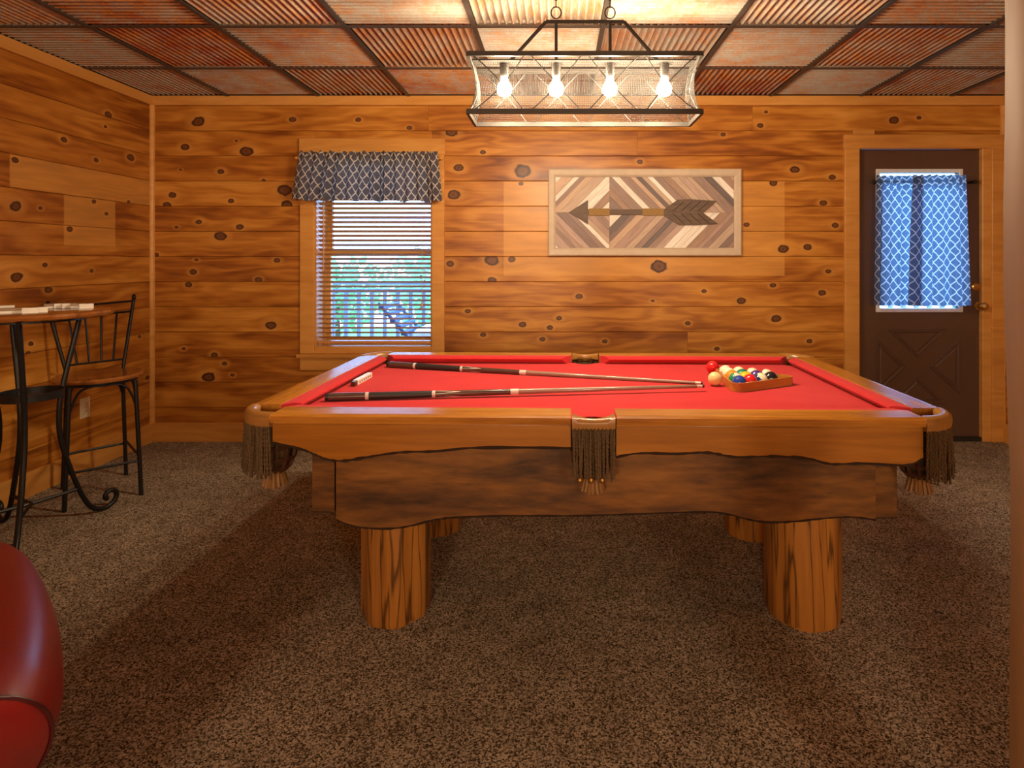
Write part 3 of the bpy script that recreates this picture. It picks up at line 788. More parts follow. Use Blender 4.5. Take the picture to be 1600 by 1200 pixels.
# log legs
def leg(x, y, r, seed):
    rr = random.Random(seed); fac = [rr.uniform(.94, 1.05) for _ in range(22)]; phs = rr.uniform(0, 6)
    def fn(a, z):
        k = a/(2*PI)*22; i = int(k) % 22; t = k-int(k)
        return fac[i]*(1-t)+fac[(i+1) % 22]*t
    b = MB(); b.lathe([(r*.97,0),(r,.012),(r,.25),(r*.99,.44),(r*.985,.60)], (0,0,0), 44, fn=fn)
    o = b.build('leg', m_log, pt, smooth=24); o.location = (x, y, 0); return o
def leg_at(px, py, r, seed):       # px, py: front of the foot on the carpet
    p = t_at_z(px, py, 0); leg(p.x, p.y+r, r, seed)
leg_at(603, 984, .118, 1); leg_at(1279, 989, .134, 2); leg_at(1182, 848, .106, 3); leg_at(678, 840, .106, 4)
# pockets
def cords(b, path, ztop, length, rr):
    for (x, y) in path:
        L = length*rr.uniform(.93, 1.05); dx, dy = rr.uniform(-.008,.008), rr.uniform(-.008,.004); ph = rr.uniform(0, 6)
        for st in (0, PI):
            pts = []
            for k in range(15):
                t = k/14; a = ph+st+t*L/.014*PI
                pts.append((x+dx*t+.0026*math.cos(a), y+dy*t+.0026*math.sin(a), ztop-L*t))
            b.tube(pts, .0028, 4)
m_fringe = plain('fringe_cord', (.085,.044,.013), .75, var=.6, scale=160)
def pocket(sx, sy):
    """corner when sx, sy are +-1; middle when sx == 0"""
    rr = random.Random(sx*3+sy+9)
    if sx:
        c = (sx*xe, sy*ye); a0 = {(-1,-1): PI, (1,-1): 1.5*PI, (1,1): 0, (-1,1): PI/2}[(sx, sy)]
        path = [(c[0]+math.cos(a0+PI/2*i/12), c[1]+math.sin(a0+PI/2*i/12)) for i in range(13)]
        prof = [(RC-.036,.750),(RC-.034,.776),(RC-.022,.785),(RC-.006,.784),(RC+.004,.776),(RC+.006,.760),(RC+.003,.742),(RC-.028,.738)]
        b = MB(); k = len(prof)
        for (ux, uy) in path:
            dx, dy = ux-c[0], uy-c[1]
            b.v += [(c[0]+dx*r, c[1]+dy*r, z) for r, z in prof]
        for i in range(12):
            for q in range(k): b.f.append((i*k+q, i*k+(q+1)%k, i*k+k+(q+1)%k, i*k+k+q)); b.m.append(0)
        b.f.append(tuple(range(k))); b.f.append(tuple(12*k+q for q in range(k))); b.m += [0,0]
        o = b.build('pocket', m_leather, pt, smooth=50)
        fp = [(c[0]+(RC+.001)*math.cos(a0+PI/2*(i+.5)/32), c[1]+(RC+.001)*math.sin(a0+PI/2*(i+.5)/32)) for i in range(32)]
        ctr = (c[0]+sx*.035, c[1]+sy*.030)
    else:
        yo = sy*B; b = MB(); n = 12; k = 8; W = MG-.004
        for i in range(n+1):
            x = -W+2*W*i/n; s_ = 1-(x/W)**2
            th = .052-.034*s_; zt = .780-.007*s_
            pr = [(-.002,.742),(-.006,.760),(-.002,zt-.004),(.008,zt),(th-.006,zt),(th,zt-.006),(th,.752),(.01,.740)]
            b.v += [(x, yo-sy*q, z) for q, z in pr]
        for i in range(n):
            for q in range(k): b.f.append((i*k+q, i*k+(q+1)%k, i*k+k+(q+1)%k, i*k+k+q)); b.m.append(0)
        b.f.append(tuple(range(k))); b.f.append(tuple(n*k+q for q in range(k))); b.m += [0,0]
        o = b.build('pocket', m_leather, pt, smooth=50)
        fp = [(-W+2*W*(i+.5)/22, yo+sy*(.002 if i % 2 else -.003)) for i in range(22)]
        ctr = (0, yo-sy*.078)
    b = MB(); cords(b, fp, .745, .158, rr); b.build('fringe', m_fringe, o, smooth=60)
    b = MB()      # open-work leather bag: straps and hoops
    prof = [(.060,.742),(.064,.70),(.066,.66),(.060,.62),(.046,.59),(.030,.575)]
    for i in range(12):
        a = 2*PI*i/12; b.tube([(ctr[0]+r*math.cos(a), ctr[1]+r*math.sin(a), z) for r, z in prof], .0068, 5)
    for r, z in ((.066,.66),(.060,.62),(.046,.59)):
        b.tube([(ctr[0]+r*math.cos(2*PI*i/20), ctr[1]+r*math.sin(2*PI*i/20), z) for i in range(20)], .0075, 5, closed=True)
    b.build('net', m_darkleather, o, smooth=60)
    b = MB(); b.lathe([(.054,.735),(.056,.70),(.054,.66),(.048,.62),(.030,.58)], (ctr[0],ctr[1],0), 18, cap=False); b.build('lining', m_lining, o, smooth=True)
    b = MB(); rr2 = random.Random(5)
    for i in range(16):
        a = 2*PI*i/16; p = []
        for r, z in ((.026,.585),(.024,.572),(.031,.545),(.036,.528+rr2.uniform(-.003,.003))): p.append((ctr[0]+r*math.cos(a), ctr[1]+r*math.sin(a), z))
        b.tube(p, .0058, 5)
    b.lathe([(.028,.588),(.026,.572),(.030,.545),(.033,.532)], (ctr[0],ctr[1],0), 14); b.build('tassel', m_suede, o, smooth=50)
    if not sx and sy < 0:
        for xx in (-.042,-.008,.026):
            b = MB(); b.lathe([(.001,-.009),(.006,-.007),(.009,0),(.006,.007),(.001,.009)], (xx-.0, -B-.008, .590), 10); b.build('bead', m_brass, o, smooth=True)
for sx in (-1,0,1):
    for sy in (-1,1): pocket(sx, sy)

# ------------------------------------------------------------------ cues, balls, rack, small box
def W2(px, py, z): t = (EYE-z)*F/(py-CY); return Vector(((px-CX)/F*t, t, z))
m_cueshaft = plain('cue_shaft', (.26,.155,.115), .25, 0, .5, .4, var=.2, scale=12)
m_cuedark = plain('cue_wrap', (.020,.016,.014), .5, var=.3, scale=200)
m_cuebutt = plain('cue_butt', (.075,.040,.030), .22, 0, .5, .5, var=.3)
m_ferrule = plain('cue_ferrule', (.62,.50,.44), .3)
def cue(pa, pb, label):
    a, bb = Vector(pa), Vector(pb); L = (bb-a).length
    o = thing('pool_cue', label, 'pool cue', a, 0, 'pool cues crossed on the red cloth'); d = (bb-a).normalized()
    o.rotation_mode = 'QUATERNION'; o.rotation_quaternion = d.to_track_quat('X', 'Z')
    def R(t): return .0148-.0085*min(1, t/L)
    def part(nm, t0, t1, m, extra=0):
        b = MB(); n = max(2, int((t1-t0)/.1)+1)
        b.tube([(t0+(t1-t0)*i/n, 0, 0) for i in range(n+1)], [R(t0+(t1-t0)*i/n)+extra for i in range(n+1)], 14); return b.build(nm, m, o, smooth=50)
    part('bumper', -.012, 0, m_blk, -.002); part('butt_sleeve', 0, .13, m_cuebutt); part('ring', .13, .142, m_ferrule, .0003); part('wrap', .142, .37, m_cuedark)
    part('ring', .37, .382, m_ferrule, .0003)
    fa = part('forearm', .382, .66, m_cuebutt)
    for q in range(4):         # pale spear points inlaid in the forearm
        an = PI/2*q+PI/4; b = MB(); ps = []
        for t, wd in ((.384,.55),(.42,.40),(.475,.04)):
            for s in (-1,1): ps.append((t, (R(t)+.0004)*math.cos(an+s*wd), (R(t)+.0004)*math.sin(an+s*wd)))
        b.v = ps; b.f = [(0,2,3,1),(2,4,5,3)]; b.m = [0,0]; b.build('inlay', m_ferrule, fa)
    part('joint_collar', .66, .69, m_ferrule, .0004); part('shaft', .69, L-.03, m_cueshaft); part('ferrule', L-.03, L-.008, m_ferrule); part('tip', L-.008, L, m_blk)
    return o
zq = ZBED+.0148
cue((*W2(609, 569.5, zq)[:2], zq), (*W2(1098, 599, ZBED+.0063)[:2], ZBED+.0066), 'dark pool cue with its butt by the far left pocket')
cue((*W2(514, 620.5, zq)[:2], zq), (*W2(1100, 599.5, ZBED+.03)[:2], ZBED+.0205), 'dark pool cue nearest the front rail, its tip resting on the other cue')
m_rack = wood('rack_wood', [(.25,(.26,.085,.014)), (.5,(.42,.155,.028)), (.8,(.55,.24,.05))], 'x', 2, 20, .3, .3)
RA = math.radians(27.5); RCX, RCY = .790, 2.462
rk = thing('ball_rack', 'wooden triangle rack full of balls on the red cloth', 'ball rack', (RCX, RCY, ZBED), RA)
def rtri(inr, rad, n=6):       # rounded triangle of inradius inr
    out = []
    for k in range(3):
        a = -PI/2+PI/3+k*2*PI/3; c = (math.cos(a)*(inr-rad)*2, math.sin(a)*(inr-rad)*2); out += arc(c[0], c[1], rad, a-PI/3, a+PI/3, n)
    return out
oi, oo = rtri(.0975, .024), rtri(.1065, .033)
b = MB(); k = len(oi)
for z in (.001, .035):
    b.v += [(x, y, z) for x, y in oo]+[(x, y, z) for x, y in oi]
for i in range(k):
    j = (i+1) % k
    b.f += [(i, j, 2*k+j, 2*k+i), (k+i, k+j, 3*k+j, 3*k+i), (i, j, k+j, k+i), (2*k+i, 2*k+j, 3*k+j, 3*k+i)]
b.m = [0]*len(b.f); b.build('frame', m_rack, rk, smooth=40)
BR = .0286
def ballmat(name, c, stripe):
    g = G(name); x, y, z = g.sep(g.obj()); n = g.vmath('SCALE', g.obj()); cream = (.80,.70,.50)
    az = g.math('ABSOLUTE', z)
    col = g.mix(g.maprange(az, .0148, .0154, 0, 1), c, cream) if stripe else g.mix(0, c, c)
    rr = g.math('SQRT', g.math('ADD', g.math('MULTIPLY', y, y), g.math('MULTIPLY', z, z)))
    front = g.math('MULTIPLY', g.maprange(rr, .0102, .0106, 1, 0), 1.0)
    col = g.mix(front, col, cream)
    # dark numeral stroke in the white circle
    dig = g.math('MULTIPLY', g.maprange(g.math('ABSOLUTE', y), .0012, .0015, 1, 0), g.maprange(az, .0055, .006, 1, 0))
    if c != cream: col = g.mix(dig, col, (.02,.02,.02))
    g.set(color=col, rough=.08, spec=.5, coat=.4, coatr=.03); return g.mat
BC = dict(yellow=(.80,.46,.02), blue=(.02,.055,.33), red=(.62,.015,.02), purple=(.075,.03,.20), orange=(.80,.24,.02), green=(.015,.20,.09), maroon=(.20,.012,.02), black=(.012,.012,.014), navy=(.015,.03,.12))
m_cueball = plain('cue_ball_cream', (.80,.58,.27), .1, 0, .5, .4, var=.04)
bm0 = MB(); n = 20
bm0.lathe([(BR*math.sin(PI*i/12), -BR*math.cos(PI*i/12)) for i in range(13)], (0,0,0), n, cap=False)
ballme = None
def ball(loc, cname, stripe, label, rot):
    global ballme
    me = bm0.build('pool_ball', m_white, None, smooth=80)
    me.data.materials.clear(); me.data.materials.append(m_cueball if cname == 'cue' else ballmat('ball_%s_%s' % (cname, 'stripe' if stripe else 'solid'), BC[cname], stripe))
    me.location = loc; me.rotation_euler = rot; tag(me, label, 'ball', 'pool balls on the table'); return me
zb_ = ZBED+BR+.0005
spec = [[('blue',0,'solid blue ball at the near left corner of the rack'),('red',0,'solid red ball in the front row of the rack'),('navy',1,'navy striped ball in the front row beside the black ball'),('black',0,'solid black ball in the front row of the rack'),None],
        [('green',1,'green striped ball just behind the blue ball in the rack'),('yellow',0,'solid yellow ball in the middle of the rack'),('purple',0,'solid purple ball behind the black ball'),('maroon',1,'maroon striped cream ball at the right end of the rack')],
        [('orange',0,'solid orange ball in the third row of the rack'),('green',0,'solid green ball in the third row of the rack'),('blue',1,'blue striped ball in the third row beside the purple ball')],
        [('yellow',1,'yellow striped cream ball behind the orange ball in the rack'),('orange',1,'orange striped ball behind the green ball in the rack')],
        [('red',1,'red striped ball at the far tip of the rack')]]
rr = random.Random(11)
for r_, row in enumerate(spec):
    for i, sp in enumerate(row):
        if not sp: continue
        u = (i-(4-r_)/2)*.0573; v = (r_-4/3)*.0497
        x = RCX+u*math.cos(RA)-v*math.sin(RA); y = RCY+u*math.sin(RA)+v*math.cos(RA)
        ball((x, y, zb_), sp[0], sp[1], sp[2], (rr.uniform(-.6,.6), rr.uniform(.2,.9), -PI/2+rr.uniform(-.7,.7)))
ball((.642, 2.425, zb_), 'cue', 0, 'cream cue ball just left of the wooden rack, at the cue tips', (0,0,0))
ball((.700, 2.685, zb_), 'red', 0, 'loose red ball on the cloth behind the rack', (.4,.8,-1.2))
pa, pb = W2(549, 602, ZBED), W2(571, 590, ZBED)
d = Vector((pb.x-pa.x, pb.y-pa.y, 0)); ang = math.atan2(d.y, d.x)
bx = thing('small_box', 'small white printed box lying by the left cushion', 'box', (pa.x+.028, pa.y, ZBED+.0005), ang)
b = MB(); b.box((0, 0, 0), (.165, .022, .021), c=.001); b.build('carton', m_dom, bx)
b = MB(); b.box((-.028, .002, .0), (-.001, .020, .019), c=.002); b.build('end_flap', m_darkleather, bx)
m_print = plain('grey_print', (.20,.16,.15), .6)
for i in range(6):
    b = MB(); b.box((.014+i*.024, -.0006, .006), (.026+i*.024, .0004, .015)); b.build('print_mark', m_print, bx)

# ------------------------------------------------------------------ framed arrow picture
pic = thing('wall_art', 'framed arrow picture of pale and brown chevron wood strips', 'picture', (wallpt(1006.5,0)[0], YB, wallpt(0,332)[1]))
PCX, PCZ = wallpt(1006.5, 332)
def pp(px, py): x, z = wallpt(px, py); return (x-PCX, z-PCZ)
m_frame = plain('limed_frame', (.56,.45,.33), .55, var=.15, scale=20)
fo = [pp(857,265), pp(1156.5,265), pp(1156.5,399.5), pp(857,399.5)]; fi = [pp(868,277), pp(1145.5,277), pp(1145.5,387.5), pp(868,387.5)]
for i in range(4):
    j = (i+1) % 4; b = MB()
    o0, o1, i0, i1 = fo[i], fo[j], fi[i], fi[j]
    for o_, i_ in ((o0, i0), (o1, i1)):
        b.v += [(o_[0], -.002, o_[1]), (o_[0], -.032, o_[1]), (o_[0]*.86+i_[0]*.14, -.036, o_[1]*.86+i_[1]*.14), (o_[0]*.25+i_[0]*.75, -.033, o_[1]*.25+i_[1]*.75), (i_[0], -.024, i_[1]), (i_[0], -.002, i_[1])]
    for q in range(6): b.f.append((q, (q+1)%6, 6+(q+1)%6, 6+q)); b.m.append(0)
    b.f += [tuple(range(6)), tuple(range(6,12))]; b.m += [0,0]
    b.build('frame_bar', m_frame, pic)
b = MB(); b.box((fi[0][0], -.010, fi[2][1]), (fi[1][0], -.002, fi[0][1])); b.build('backing', m_domb, pic)
cols = [(.36,.24,.18),(.52,.39,.30),(.24,.175,.16),(.80,.74,.66),(.42,.29,.24),(.56,.40,.29),(.31,.22,.19),(.84,.79,.72),(.16,.13,.13),(.48,.35,.30)]
m_str = [wood('art_strip_%d' % i, [(.2,tuple(c*.6 for c in cl)), (.5,cl), (.8,tuple(min(1,c*1.25) for c in cl))], 'x', 8, 90, .6, 0, worldrnd=False) for i, cl in enumerate(cols)]
def clip(poly, x0, x1, z0, z1):
    for ax, lim, sg in ((0,x0,1),(0,x1,-1),(1,z0,1),(1,z1,-1)):
        out = []
        for i in range(len(poly)):
            p, q = poly[i], poly[(i+1) % len(poly)]; dp, dq = sg*(p[ax]-lim), sg*(q[ax]-lim)
            if dp >= 0: out.append(p)
            if dp*dq < 0:
                t = dp/(dp-dq); out.append((p[0]+(q[0]-p[0])*t, p[1]+(q[1]-p[1])*t))
        poly = out
        if len(poly) < 3: return []
    return poly
rr = random.Random(21)
sx_, sz_ = pp(952, 332.5)
for q, (x0, x1, z0, z1, sl) in enumerate(((sx_, fi[1][0], sz_, fi[0][1], -1), (sx_, fi[1][0], fi[2][1], sz_, 1), (fi[0][0], sx_, fi[2][1], sz_, -1), (fi[0][0], sx_, sz_, fi[0][1], 1))):
    hgt = z1-z0; x = x0-hgt-.1; last = -1
    while x < x1+hgt+.1:
        wd = rr.choice((.040,.055,.062,.072,.085))
        zl, zh = z0-.01, z1+.01; dx = (zh-zl)*sl*.98
        pol = clip([(x,zl),(x+wd-.0025,zl),(x+wd-.0025+dx,zh),(x+dx,zh)], x0+.0008, x1-.0008, z0+.0008, z1-.0008)
        x += wd
        if pol:
            a = abs(sum(pol[i][0]*pol[(i+1)%len(pol)][1]-pol[(i+1)%len(pol)][0]*pol[i][1] for i in range(len(pol))))/2
            if a < 3e-5: continue
            k = rr.choice([3,7,1,3,7,5]) if q == 3 else rr.randrange(10)  # upper left strips picked paler to paint in the reflection there
            if k == last: k = (k+3) % 10
            last = k
            cxx = sum(p[0] for p in pol)/len(pol); czz = sum(p[1] for p in pol)/len(pol)
            th = math.atan2(1, sl); c_, s_ = math.cos(-th), math.sin(-th)
            loc_ = [((p[0]-cxx)*c_-(p[1]-czz)*s_, (p[0]-cxx)*s_+(p[1]-czz)*c_) for p in pol]
            b = MB(); b.prism(loc_, 'y', -.016-rr.uniform(0,.002), -.010); o = b.build('wood_strip', m_str[k], pic)
            o.location = (cxx, 0, czz); o.rotation_euler = (0, -th, 0)
m_ar = wood('arrow_brown', [(.2,(.065,.042,.030)), (.5,(.125,.082,.058)), (.8,(.19,.13,.09))], 'x', 8, 60, .6, 0)
m_jute = plain('arrow_wrap', (.30,.18,.06), .8, var=.4, scale=150)
def flat(nm, pts, m, y0=-.030, y1=-.0185):
    b = MB(); b.prism([pp(*p) for p in pts], 'y', y0, y1); return b.build(nm, m, pic)
flat('arrow_head', [(889,332),(918.5,313),(918.5,351)], m_ar)
flat('arrow_shaft', [(918,327.5),(1040,327.5),(1040,336),(918,336)], m_ar, -.028)
flat('arrow_wrap', [(920,326.3),(952,326.3),(952,337),(920,337)], m_jute, -.030); flat('arrow_wrap', [(1003,326.3),(1036,326.3),(1036,337),(1003,337)], m_jute, -.030)
fl = flat('fletching', [(1037,327),(1058,312.5),(1078,312),(1118,314.5),(1097,333),(1120,350),(1090,352),(1060,352),(1037,338)], m_ar, -.032)
for s in (-1,1):
    for k in range(4):
        x = 1050+k*13; a = pp(x, 332.5+s*2); c = pp(x+17, 332.5+s*17)
        b = MB(); b.tube([(a[0], -.0325, a[1]), (c[0], -.0325, c[1])], .0018, 4); b.build('vane_groove', m_blk, fl)

# ------------------------------------------------------------------ outlet
Yo = F*XL/(132-CX); zo = EYE-(637-CY)/F*Yo
ou = thing('wall_outlet', 'ivory wall outlet low on the left pine wall', 'outlet', (XL, Yo, zo))
b = MB(); b.box((0, -.037, -.060), (.006, .037, .060), c=.002); b.build('cover_plate', m_outlet, ou)
for s in (-1,1):
    b = MB(); b.box((.004, -.016, s*.021-.014), (.008, .016, s*.021+.014), c=.002); r_ = b.build('receptacle', m_outlet, ou)
    for y in (-.006,.006):
        b = MB(); b.box((.0075, y-.0012, s*.021-.004), (.0085, y+.0012, s*.021+.006)); b.build('slot', m_slot, r_)

# ------------------------------------------------------------------ bistro table with dominoes
BX, BY, BZ = -2.40, 2.70, 1.03
bt_ = thing('bistro_table', 'tall round wooden bistro table on curled black iron legs', 'table', (BX, BY, 0))
b = MB(); b.lathe([(.285,BZ-.030),(.302,BZ-.024),(.306,BZ-.014),(.302,BZ-.004),(.292,BZ)], (0,0,0), 48); b.build('tabletop', m_tt, bt_, smooth=40)
for ad in (-60, 68, 152, 236):
    a = math.radians(ad)
    rz = [(.20,1.0),(.185,.93),(.155,.80),(.125,.66),(.110,.55),(.115,.42),(.150,.28),(.20,.13),(.24,.05),(.275,.020),(.315,.013),(.352,.030),(.365,.062),(.350,.088),(.322,.088),(.310,.066),(.322,.052)]
    pts = spline([(r*math.cos(a), r*math.sin(a), z) for r, z in rz], 4)
    b = MB(); b.tube(pts, .0115, 8); b.build('leg', m_iron, bt_, smooth=60)
    b = MB(); b.tube([(0,0,.150),(.19*math.cos(a), .19*math.sin(a), .150)], .008, 6); b.build('stretcher', m_iron, bt_)
b = MB(); b.lathe([(.112,.630),(.118,.630),(.118,.664),(.112,.664),(.112,.630)], (0,0,0), 40, cap=False); b.build('ring_band', m_iron, bt_, smooth=40)
b = MB(); b.lathe([(.19,.985),(.205,.985),(.205,1.0),(.19,1.0),(.19,.985)], (0,0,0), 36, cap=False); b.build('top_ring', m_iron, bt_, smooth=40)
doms = [(8,489,0,1,'leftmost ivory domino on the bistro table edge'),(10,484,.2,0,'ivory domino behind the leftmost one on the bistro table'),(30,488,.1,1,'brown-faced domino second from the left on the bistro table'),(47,488,-.1,0,'ivory domino in the middle of the near domino row'),(62,487,0,0,'ivory domino at the right end of the near row'),
        (80,481,.1,1,'brown-faced domino starting the far row on the bistro table'),(96,480.5,0,0,'ivory domino in the middle of the far row'),(108,480.5,.15,0,'ivory domino right of the middle in the far row'),(122,480.5,-.1,1,'brown-faced domino near the right end of the far row'),(135,481,.05,0,'rightmost ivory domino on the bistro table')]
for px, py, rz, br, lb in doms:
    p = W2(px, py+1.5, BZ); dd = Vector((p.x-BX, p.y-BY))
    if dd.length > .26: dd *= .26/dd.length
    cam_ang = math.atan2(-p.x, p.y)
    o = thing('domino', lb, 'domino', (BX+dd.x, BY+dd.y, BZ+.0005), cam_ang+rz*.4, 'dominoes on the bistro table')
    b = MB(); b.box((-.027, -.014, 0), (.027, .014, .012), c=.0012); b.build('face', m_dom, o)
    b = MB(); b.box((-.027, -.014, .012), (.027, .014, .024), c=.0012); b.build('back', m_domb if br else m_dom, o)

# ------------------------------------------------------------------ bar stool
st = thing('bar_stool', 'black iron bar stool with round wooden seat by the pine wall', 'stool', (-2.49, 3.215, 0), math.radians(-45))
# local frame: +x = front of the seat (towards the room), y = sideways
ca, sa = math.cos(math.radians(45)), math.sin(math.radians(45))
def SL(X, Y, z): dx, dy = X+2.49, Y-3.215; return (dx*ca-dy*sa, dx*sa+dy*ca, z)
FR, BRr, FL, BL = SL(-2.236,3.18,0), SL(-2.535,3.478,0), SL(-2.47,2.964,0), SL(-2.725,3.26,0)
SZ = .645
def lerp(p, q, t): return tuple(p[i]+(q[i]-p[i])*t for i in range(3))
tops = {}
for nm, p in (('fr',FR),('br',BRr),('fl',FL),('bl',BL)):
    tp = (p[0]*.86, p[1]*.86, SZ-.03); tops[nm] = (p, tp)
    b = MB(); b.tube([(p[0],p[1],0), tp], .0105, 8); b.build('leg', m_iron, st, smooth=60)
b = MB(); b.lathe([(.175,SZ-.030),(.196,SZ-.024),(.202,SZ-.012),(.196,SZ-.002),(.180,SZ+.001),(.12,SZ-.006)], (0,0,0), 40); b.build('seat', m_tt, st, smooth=40)
b = MB(); b.lathe([(.165,SZ-.042),(.175,SZ-.042),(.175,SZ-.030),(.165,SZ-.030),(.165,SZ-.042)], (0,0,0), 36, cap=False); b.build('seat_ring', m_iron, st, smooth=40)
def at(nm, z): p, q = tops[nm]; return lerp((p[0],p[1],0), q, z/q[2])
for p, q, z in (('fl','fr',.185),('fr','br',.21),('bl','fl',.21),('bl','br',.19)):
    b = MB(); b.tube([at(p,z), at(q,z)], .007, 6); b.build('stretcher', m_iron, st)
for p, q in (('fl','fr'),('fr','br'),('bl','fl'),('bl','br')):
    P, Q = at(p, .47), at(q, .47); c = lerp(at(p,.605), at(q,.605), .5)
    b = MB(); b.tube(spline([P, lerp(at(p,.575), at(q,.575), .12), lerp(at(p,.605), at(q,.605), .3), c, lerp(at(p,.605), at(q,.605), .7), lerp(at(p,.575), at(q,.575), .88), Q], 4), .006, 6); b.build('brace', m_iron, st, smooth=60)
bl0, br0 = tops['bl'][1], tops['br'][1]
bl1, br1 = SL(-2.785,3.235,1.0), SL(-2.55,3.56,1.02)
for p, q in ((bl0, bl1), (br0, br1)):
    b = MB(); b.tube([(p[0],p[1],SZ-.03), lerp(p,q,.5), q], .0095, 8)
    hk = [q, (q[0]-.004, q[1], q[2]+.018), (q[0]+.010, q[1], q[2]+.030), (q[0]+.022, q[1], q[2]+.020), (q[0]+.018, q[1], q[2]+.006)]
    b.tube(spline(hk, 4), .0088, 8); b.build('back_post', m_iron, st, smooth=60)
lo0, lo1 = lerp(bl0, bl1, .17), lerp(br0, br1, .17); hi0, hi1 = lerp(bl0, bl1, .84), lerp(br0, br1, .84); tp0, tp1 = lerp(bl0, bl1, .99), lerp(br0, br1, .99)
for p, q in ((lo0,lo1),(hi0,hi1),(tp0,tp1)):
    b = MB(); b.tube([p, q], .0065, 6); b.build('back_rail', m_iron, st)
for i in range(1,5):
    b = MB(); b.tube([lerp(lo0,lo1,i/5), lerp(hi0,hi1,i/5)], .0058, 6); b.build('spindle', m_iron, st)

# ------------------------------------------------------------------ red leather armchair, near left
ax_, ay_ = Vector((-.72, .694)), Vector((.694, .72))       # along the arm (away), across it (to the right)
ch = thing('armchair', 'red leather armchair whose padded arm fills the near left corner', 'armchair', (-.713, .834, 0))
def arm_mesh(off, flip=1):
    sec = [(-.20,.04),(-.135,.20),(-.080,.36),(-.030,.48),(-.004,.55),(0,.595),(-.014,.640),(-.042,.672),(-.085,.690),(-.14,.696),(-.20,.690),(-.245,.672),(-.27,.64),(-.28,.595),(-.28,.30),(-.27,.04)]
    sec = [(p.x, p.y) for p in spline([(s, z, 0) for s, z in sec], 3)]
    b = MB(); NT = 14; k = len(sec)
    for i in range(NT+1):
        t = .78*i/NT; e = i/NT
        bulge = .040*(1-((e-.45)/.55)**2); drop = .0 if e < .7 else -.10*((e-.7)/.3)**2; nar = 1 if e < .75 else 1-.25*((e-.75)/.25)**2
        rnd_ = .0 if i else .012
        for s, z in sec:
            sc = (s+.14)*nar-.14+bulge; zz = z+drop*(z/.7)
            if not i: sc = (sc+.14)*.93-.14; zz = z*.985 if z > .5 else z
            p = ax_*(t+(max(0, .66-z)*.45*max(0, 1-t/.4)))+ay_*(flip*(sc)+off); b.v.append((p.x, p.y, zz))
    for i in range(NT):
        for q in range(k): b.f.append((i*k+q, i*k+(q+1)%k, i*k+k+(q+1)%k, i*k+k+q)); b.m.append(0)
    b.f += [tuple(range(k)), tuple(NT*k+q for q in range(k))]; b.m += [0,0]
    return b, sec
def arm(off, flip):
    b, sec = arm_mesh(off, flip); o = b.build('arm', m_red, ch, smooth=70)
    b = MB(); pts = []                                        # front panel with its welt
    for s, z in sec:
        sc = ((s+.14)*.93-.14)+.040*(1-(.45/.55)**2); p = ax_*(max(0, .66-z)*.45)+ay_*(flip*sc+off); pts.append((p.x, p.y, z*.985 if z > .5 else z))
    c = sum((Vector(p) for p in pts), Vector())/len(pts); q = Vector((-ax_.x, -ax_.y, 0))
    inn = [tuple(c+(Vector(p)-c)*.95+q*.008) for p in pts]
    k = len(pts); b.v = pts+inn
    for i in range(k): b.f.append((i, (i+1)%k, k+(i+1)%k, k+i)); b.m.append(0)
    b.f.append(tuple(k+i for i in range(k))); b.m.append(0); fp = b.build('front_panel', m_red, o, smooth=50)
    b = MB(); b.tube([tuple(Vector(p)+q*.002) for p in pts], .0034, 6, closed=True); b.build('welt', m_welt, o, smooth=60)
arm(0, 1); arm(-1.06, -1)
def obox(nm, t0, t1, s0, s1, z0, z1, c):
    q = MB(); q.box((s0, t0, z0), (s1, t1, z1), c=c); q.v = [((ax_*y+ay_*x).x, (ax_*y+ay_*x).y, z) for x, y, z in q.v]; return q.build(nm, m_red, ch, smooth=70)
obox('seat_cushion', .0, .60, -.79, -.27, .28, .45, .04); obox('seat_base', .03, .70, -.80, -.26, .05, .28, .02); obox('backrest', .60, .80, -.82, -.24, .05, .92, .06)

# ------------------------------------------------------------------ outside: deck, railing, deck chair, trees
m_deck = wood('grey_deck_boards', [(.2,(.16,.15,.15)), (.5,(.26,.25,.25)), (.8,(.36,.35,.35))], 'x', 1, 12, .8, 0)
m_railp = plain('grey_railing', (.16,.17,.22), .7)
dk = thing('deck', 'grey timber deck outside the window', 'deck', (0, YB+TH+.02, -.06))
for i in range(12):
    b = MB(); b.box((-3.6, .005+i*.145, -.03), (4.2, .145+i*.145-.006, 0)); b.build('deck_board', m_deck, dk)
RY = 5.97
ra = thing('deck_railing', 'grey deck railing with upright balusters outside the window', 'railing', (0, RY, -.06))
for z in (1.075, .995):
    b = MB(); b.box((-3.6, -.045 if z > 1 else -.02, z), (4.2, .045 if z > 1 else .02, z+.035)); b.build('top_rail', m_railp, ra)
b = MB(); b.box((-3.6, -.02, .10), (4.2, .02, .16)); b.build('bottom_rail', m_railp, ra)
b = MB(); b.box((-.017, -.017, .12), (.017, .017, 1.0)); ba = b.build('baluster', m_railp, ra); x = -3.5; k = 0
while x < 4.1:
    o = ba if k == 0 else ba.copy()
    if k: COL.objects.link(o); o.parent = ra
    o.location = (x+.06, 0, 0); x += .1305; k += 1
for x in (-3.55, 4.1):
    b = MB(); b.box((x-.045, -.045, .0), (x+.045, .045, 1.15)); b.build('post', m_railp, ra)
m_blue = plain('blue_sling', (.03,.16,.42), .6); m_wc = plain('white_cushion', (.80,.82,.86), .8); m_nav = plain('navy_slat', (.02,.05,.13), .6)
dc = thing('deck_chair', 'blue deck chair with a pale cushion glimpsed through the blind', 'deck chair', (-1.12, 5.35, -.06))
for i in range(6):
    t = i/5; b = MB(); b.box((-.40+.24*t-.025, -.26, .92-.28*t-.025), (-.40+.24*t+.025, .26, .92-.28*t+.010), c=.005); b.build('back_slat', m_nav, dc)
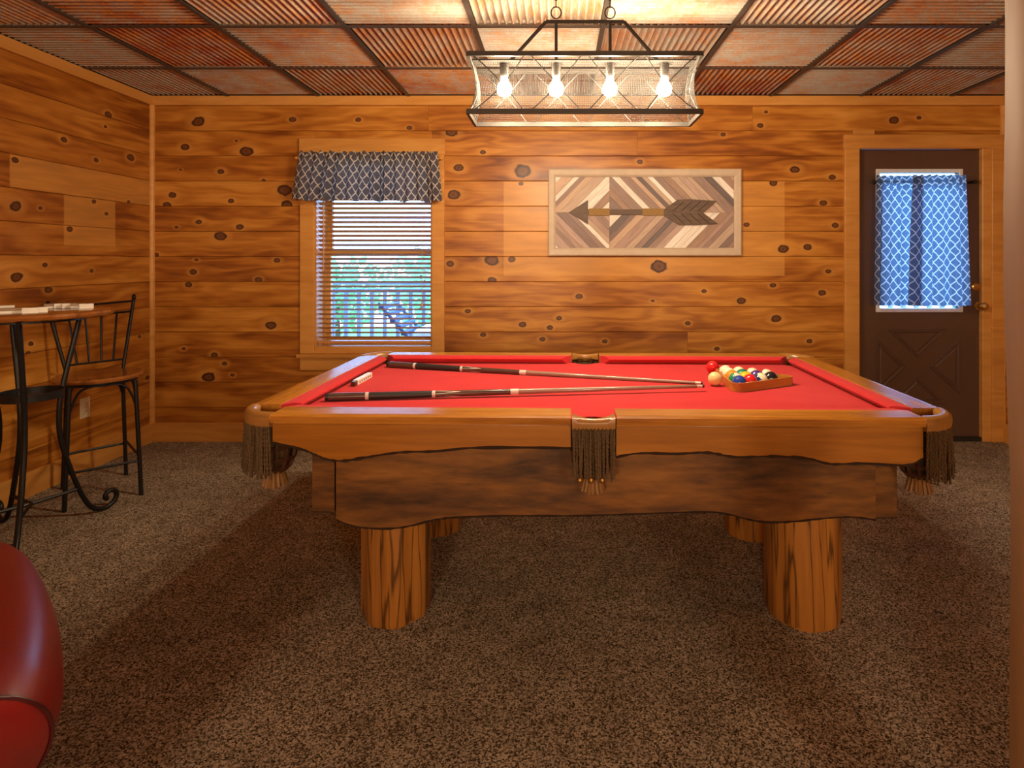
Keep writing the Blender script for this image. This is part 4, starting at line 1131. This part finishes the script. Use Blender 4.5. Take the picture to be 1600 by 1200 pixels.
b = MB(); b.box((-.16, -.27, .56), (.42, .27, .62), c=.01); b.build('seat', m_blue, dc)
b = MB(); b.box((-.14, -.25, .62), (.40, .25, .72), c=.03); b.build('cushion', m_wc, dc)
for x in (-.13, .38):
    for y in (-.24, .24):
        b = MB(); b.box((x-.02, y-.02, 0), (x+.02, y+.02, .57)); b.build('leg', m_nav, dc)
b = MB()
for y in (-.24,.24): b.tube([(-.10,y,.57),(-.43,y,.95)], .016, 6)
b.build('back_frame', m_nav, dc)
b = MB(); b.box((-14, 5.0, -1.3), (14, 22, -1.2)); lawn = b.build('yard', plain('grass', (.10,.22,.05), .95, var=.4, scale=3), None); lawn['kind'] = 'structure'
def leafmat(name, c):
    g = G(name); col = g.mix(g.noise(g.pos(), 3, 3), tuple(v*.6 for v in c), c)
    d = g.node('ShaderNodeBsdfDiffuse'); tr = g.node('ShaderNodeBsdfTranslucent'); mx = g.node('ShaderNodeMixShader'); mx.inputs[0].default_value = .45
    g.put(d.inputs[0], col); g.put(tr.inputs[0], col); g.nt.links.new(d.outputs[0], mx.inputs[1]); g.nt.links.new(tr.outputs[0], mx.inputs[2]); g.nt.links.new(mx.outputs[0], g.out.inputs[0]); return g.mat
m_leaf = [leafmat('leaf_green', (.34,.58,.30)), leafmat('leaf_pale', (.46,.66,.40))]
m_trunk = plain('tree_bark', (.10,.075,.055), .9, var=.4)
for i, (x, y, r, lb) in enumerate(((-4.9, 13.0, 1.15, 'green leafy tree at the left of the window view'), (-4.0, 17.5, 1.3, 'pale green leafy tree in the middle of the window view'), (-2.3, 12.6, 1.15, 'green leafy tree at the right of the window view'))):
    tr = thing('tree', lb, 'tree', (x, y, -1.21), 0, 'trees beyond the deck')
    b = MB(); b.lathe([(.16,0),(.12,1.0),(.08,2.4)], (0,0,0), 8); b.build('trunk', m_trunk, tr, smooth=True)
    rr = random.Random(i); b = MB()
    for k in range(700):
        v = Vector((rr.gauss(0,1), rr.gauss(0,1), rr.gauss(0,1))).normalized()*r*rr.random()**.4; v.z = v.z*.85+1.75
        if v.z < .7: continue
        u = Vector((rr.gauss(0,1), rr.gauss(0,1), rr.gauss(0,1))).normalized()*.11; q = u.orthogonal().normalized()*.07
        b.quad([v-u, v+q, v+u, v-q])
    b.build('foliage', m_leaf[i % 2], tr, fix=False, kind='stuff')
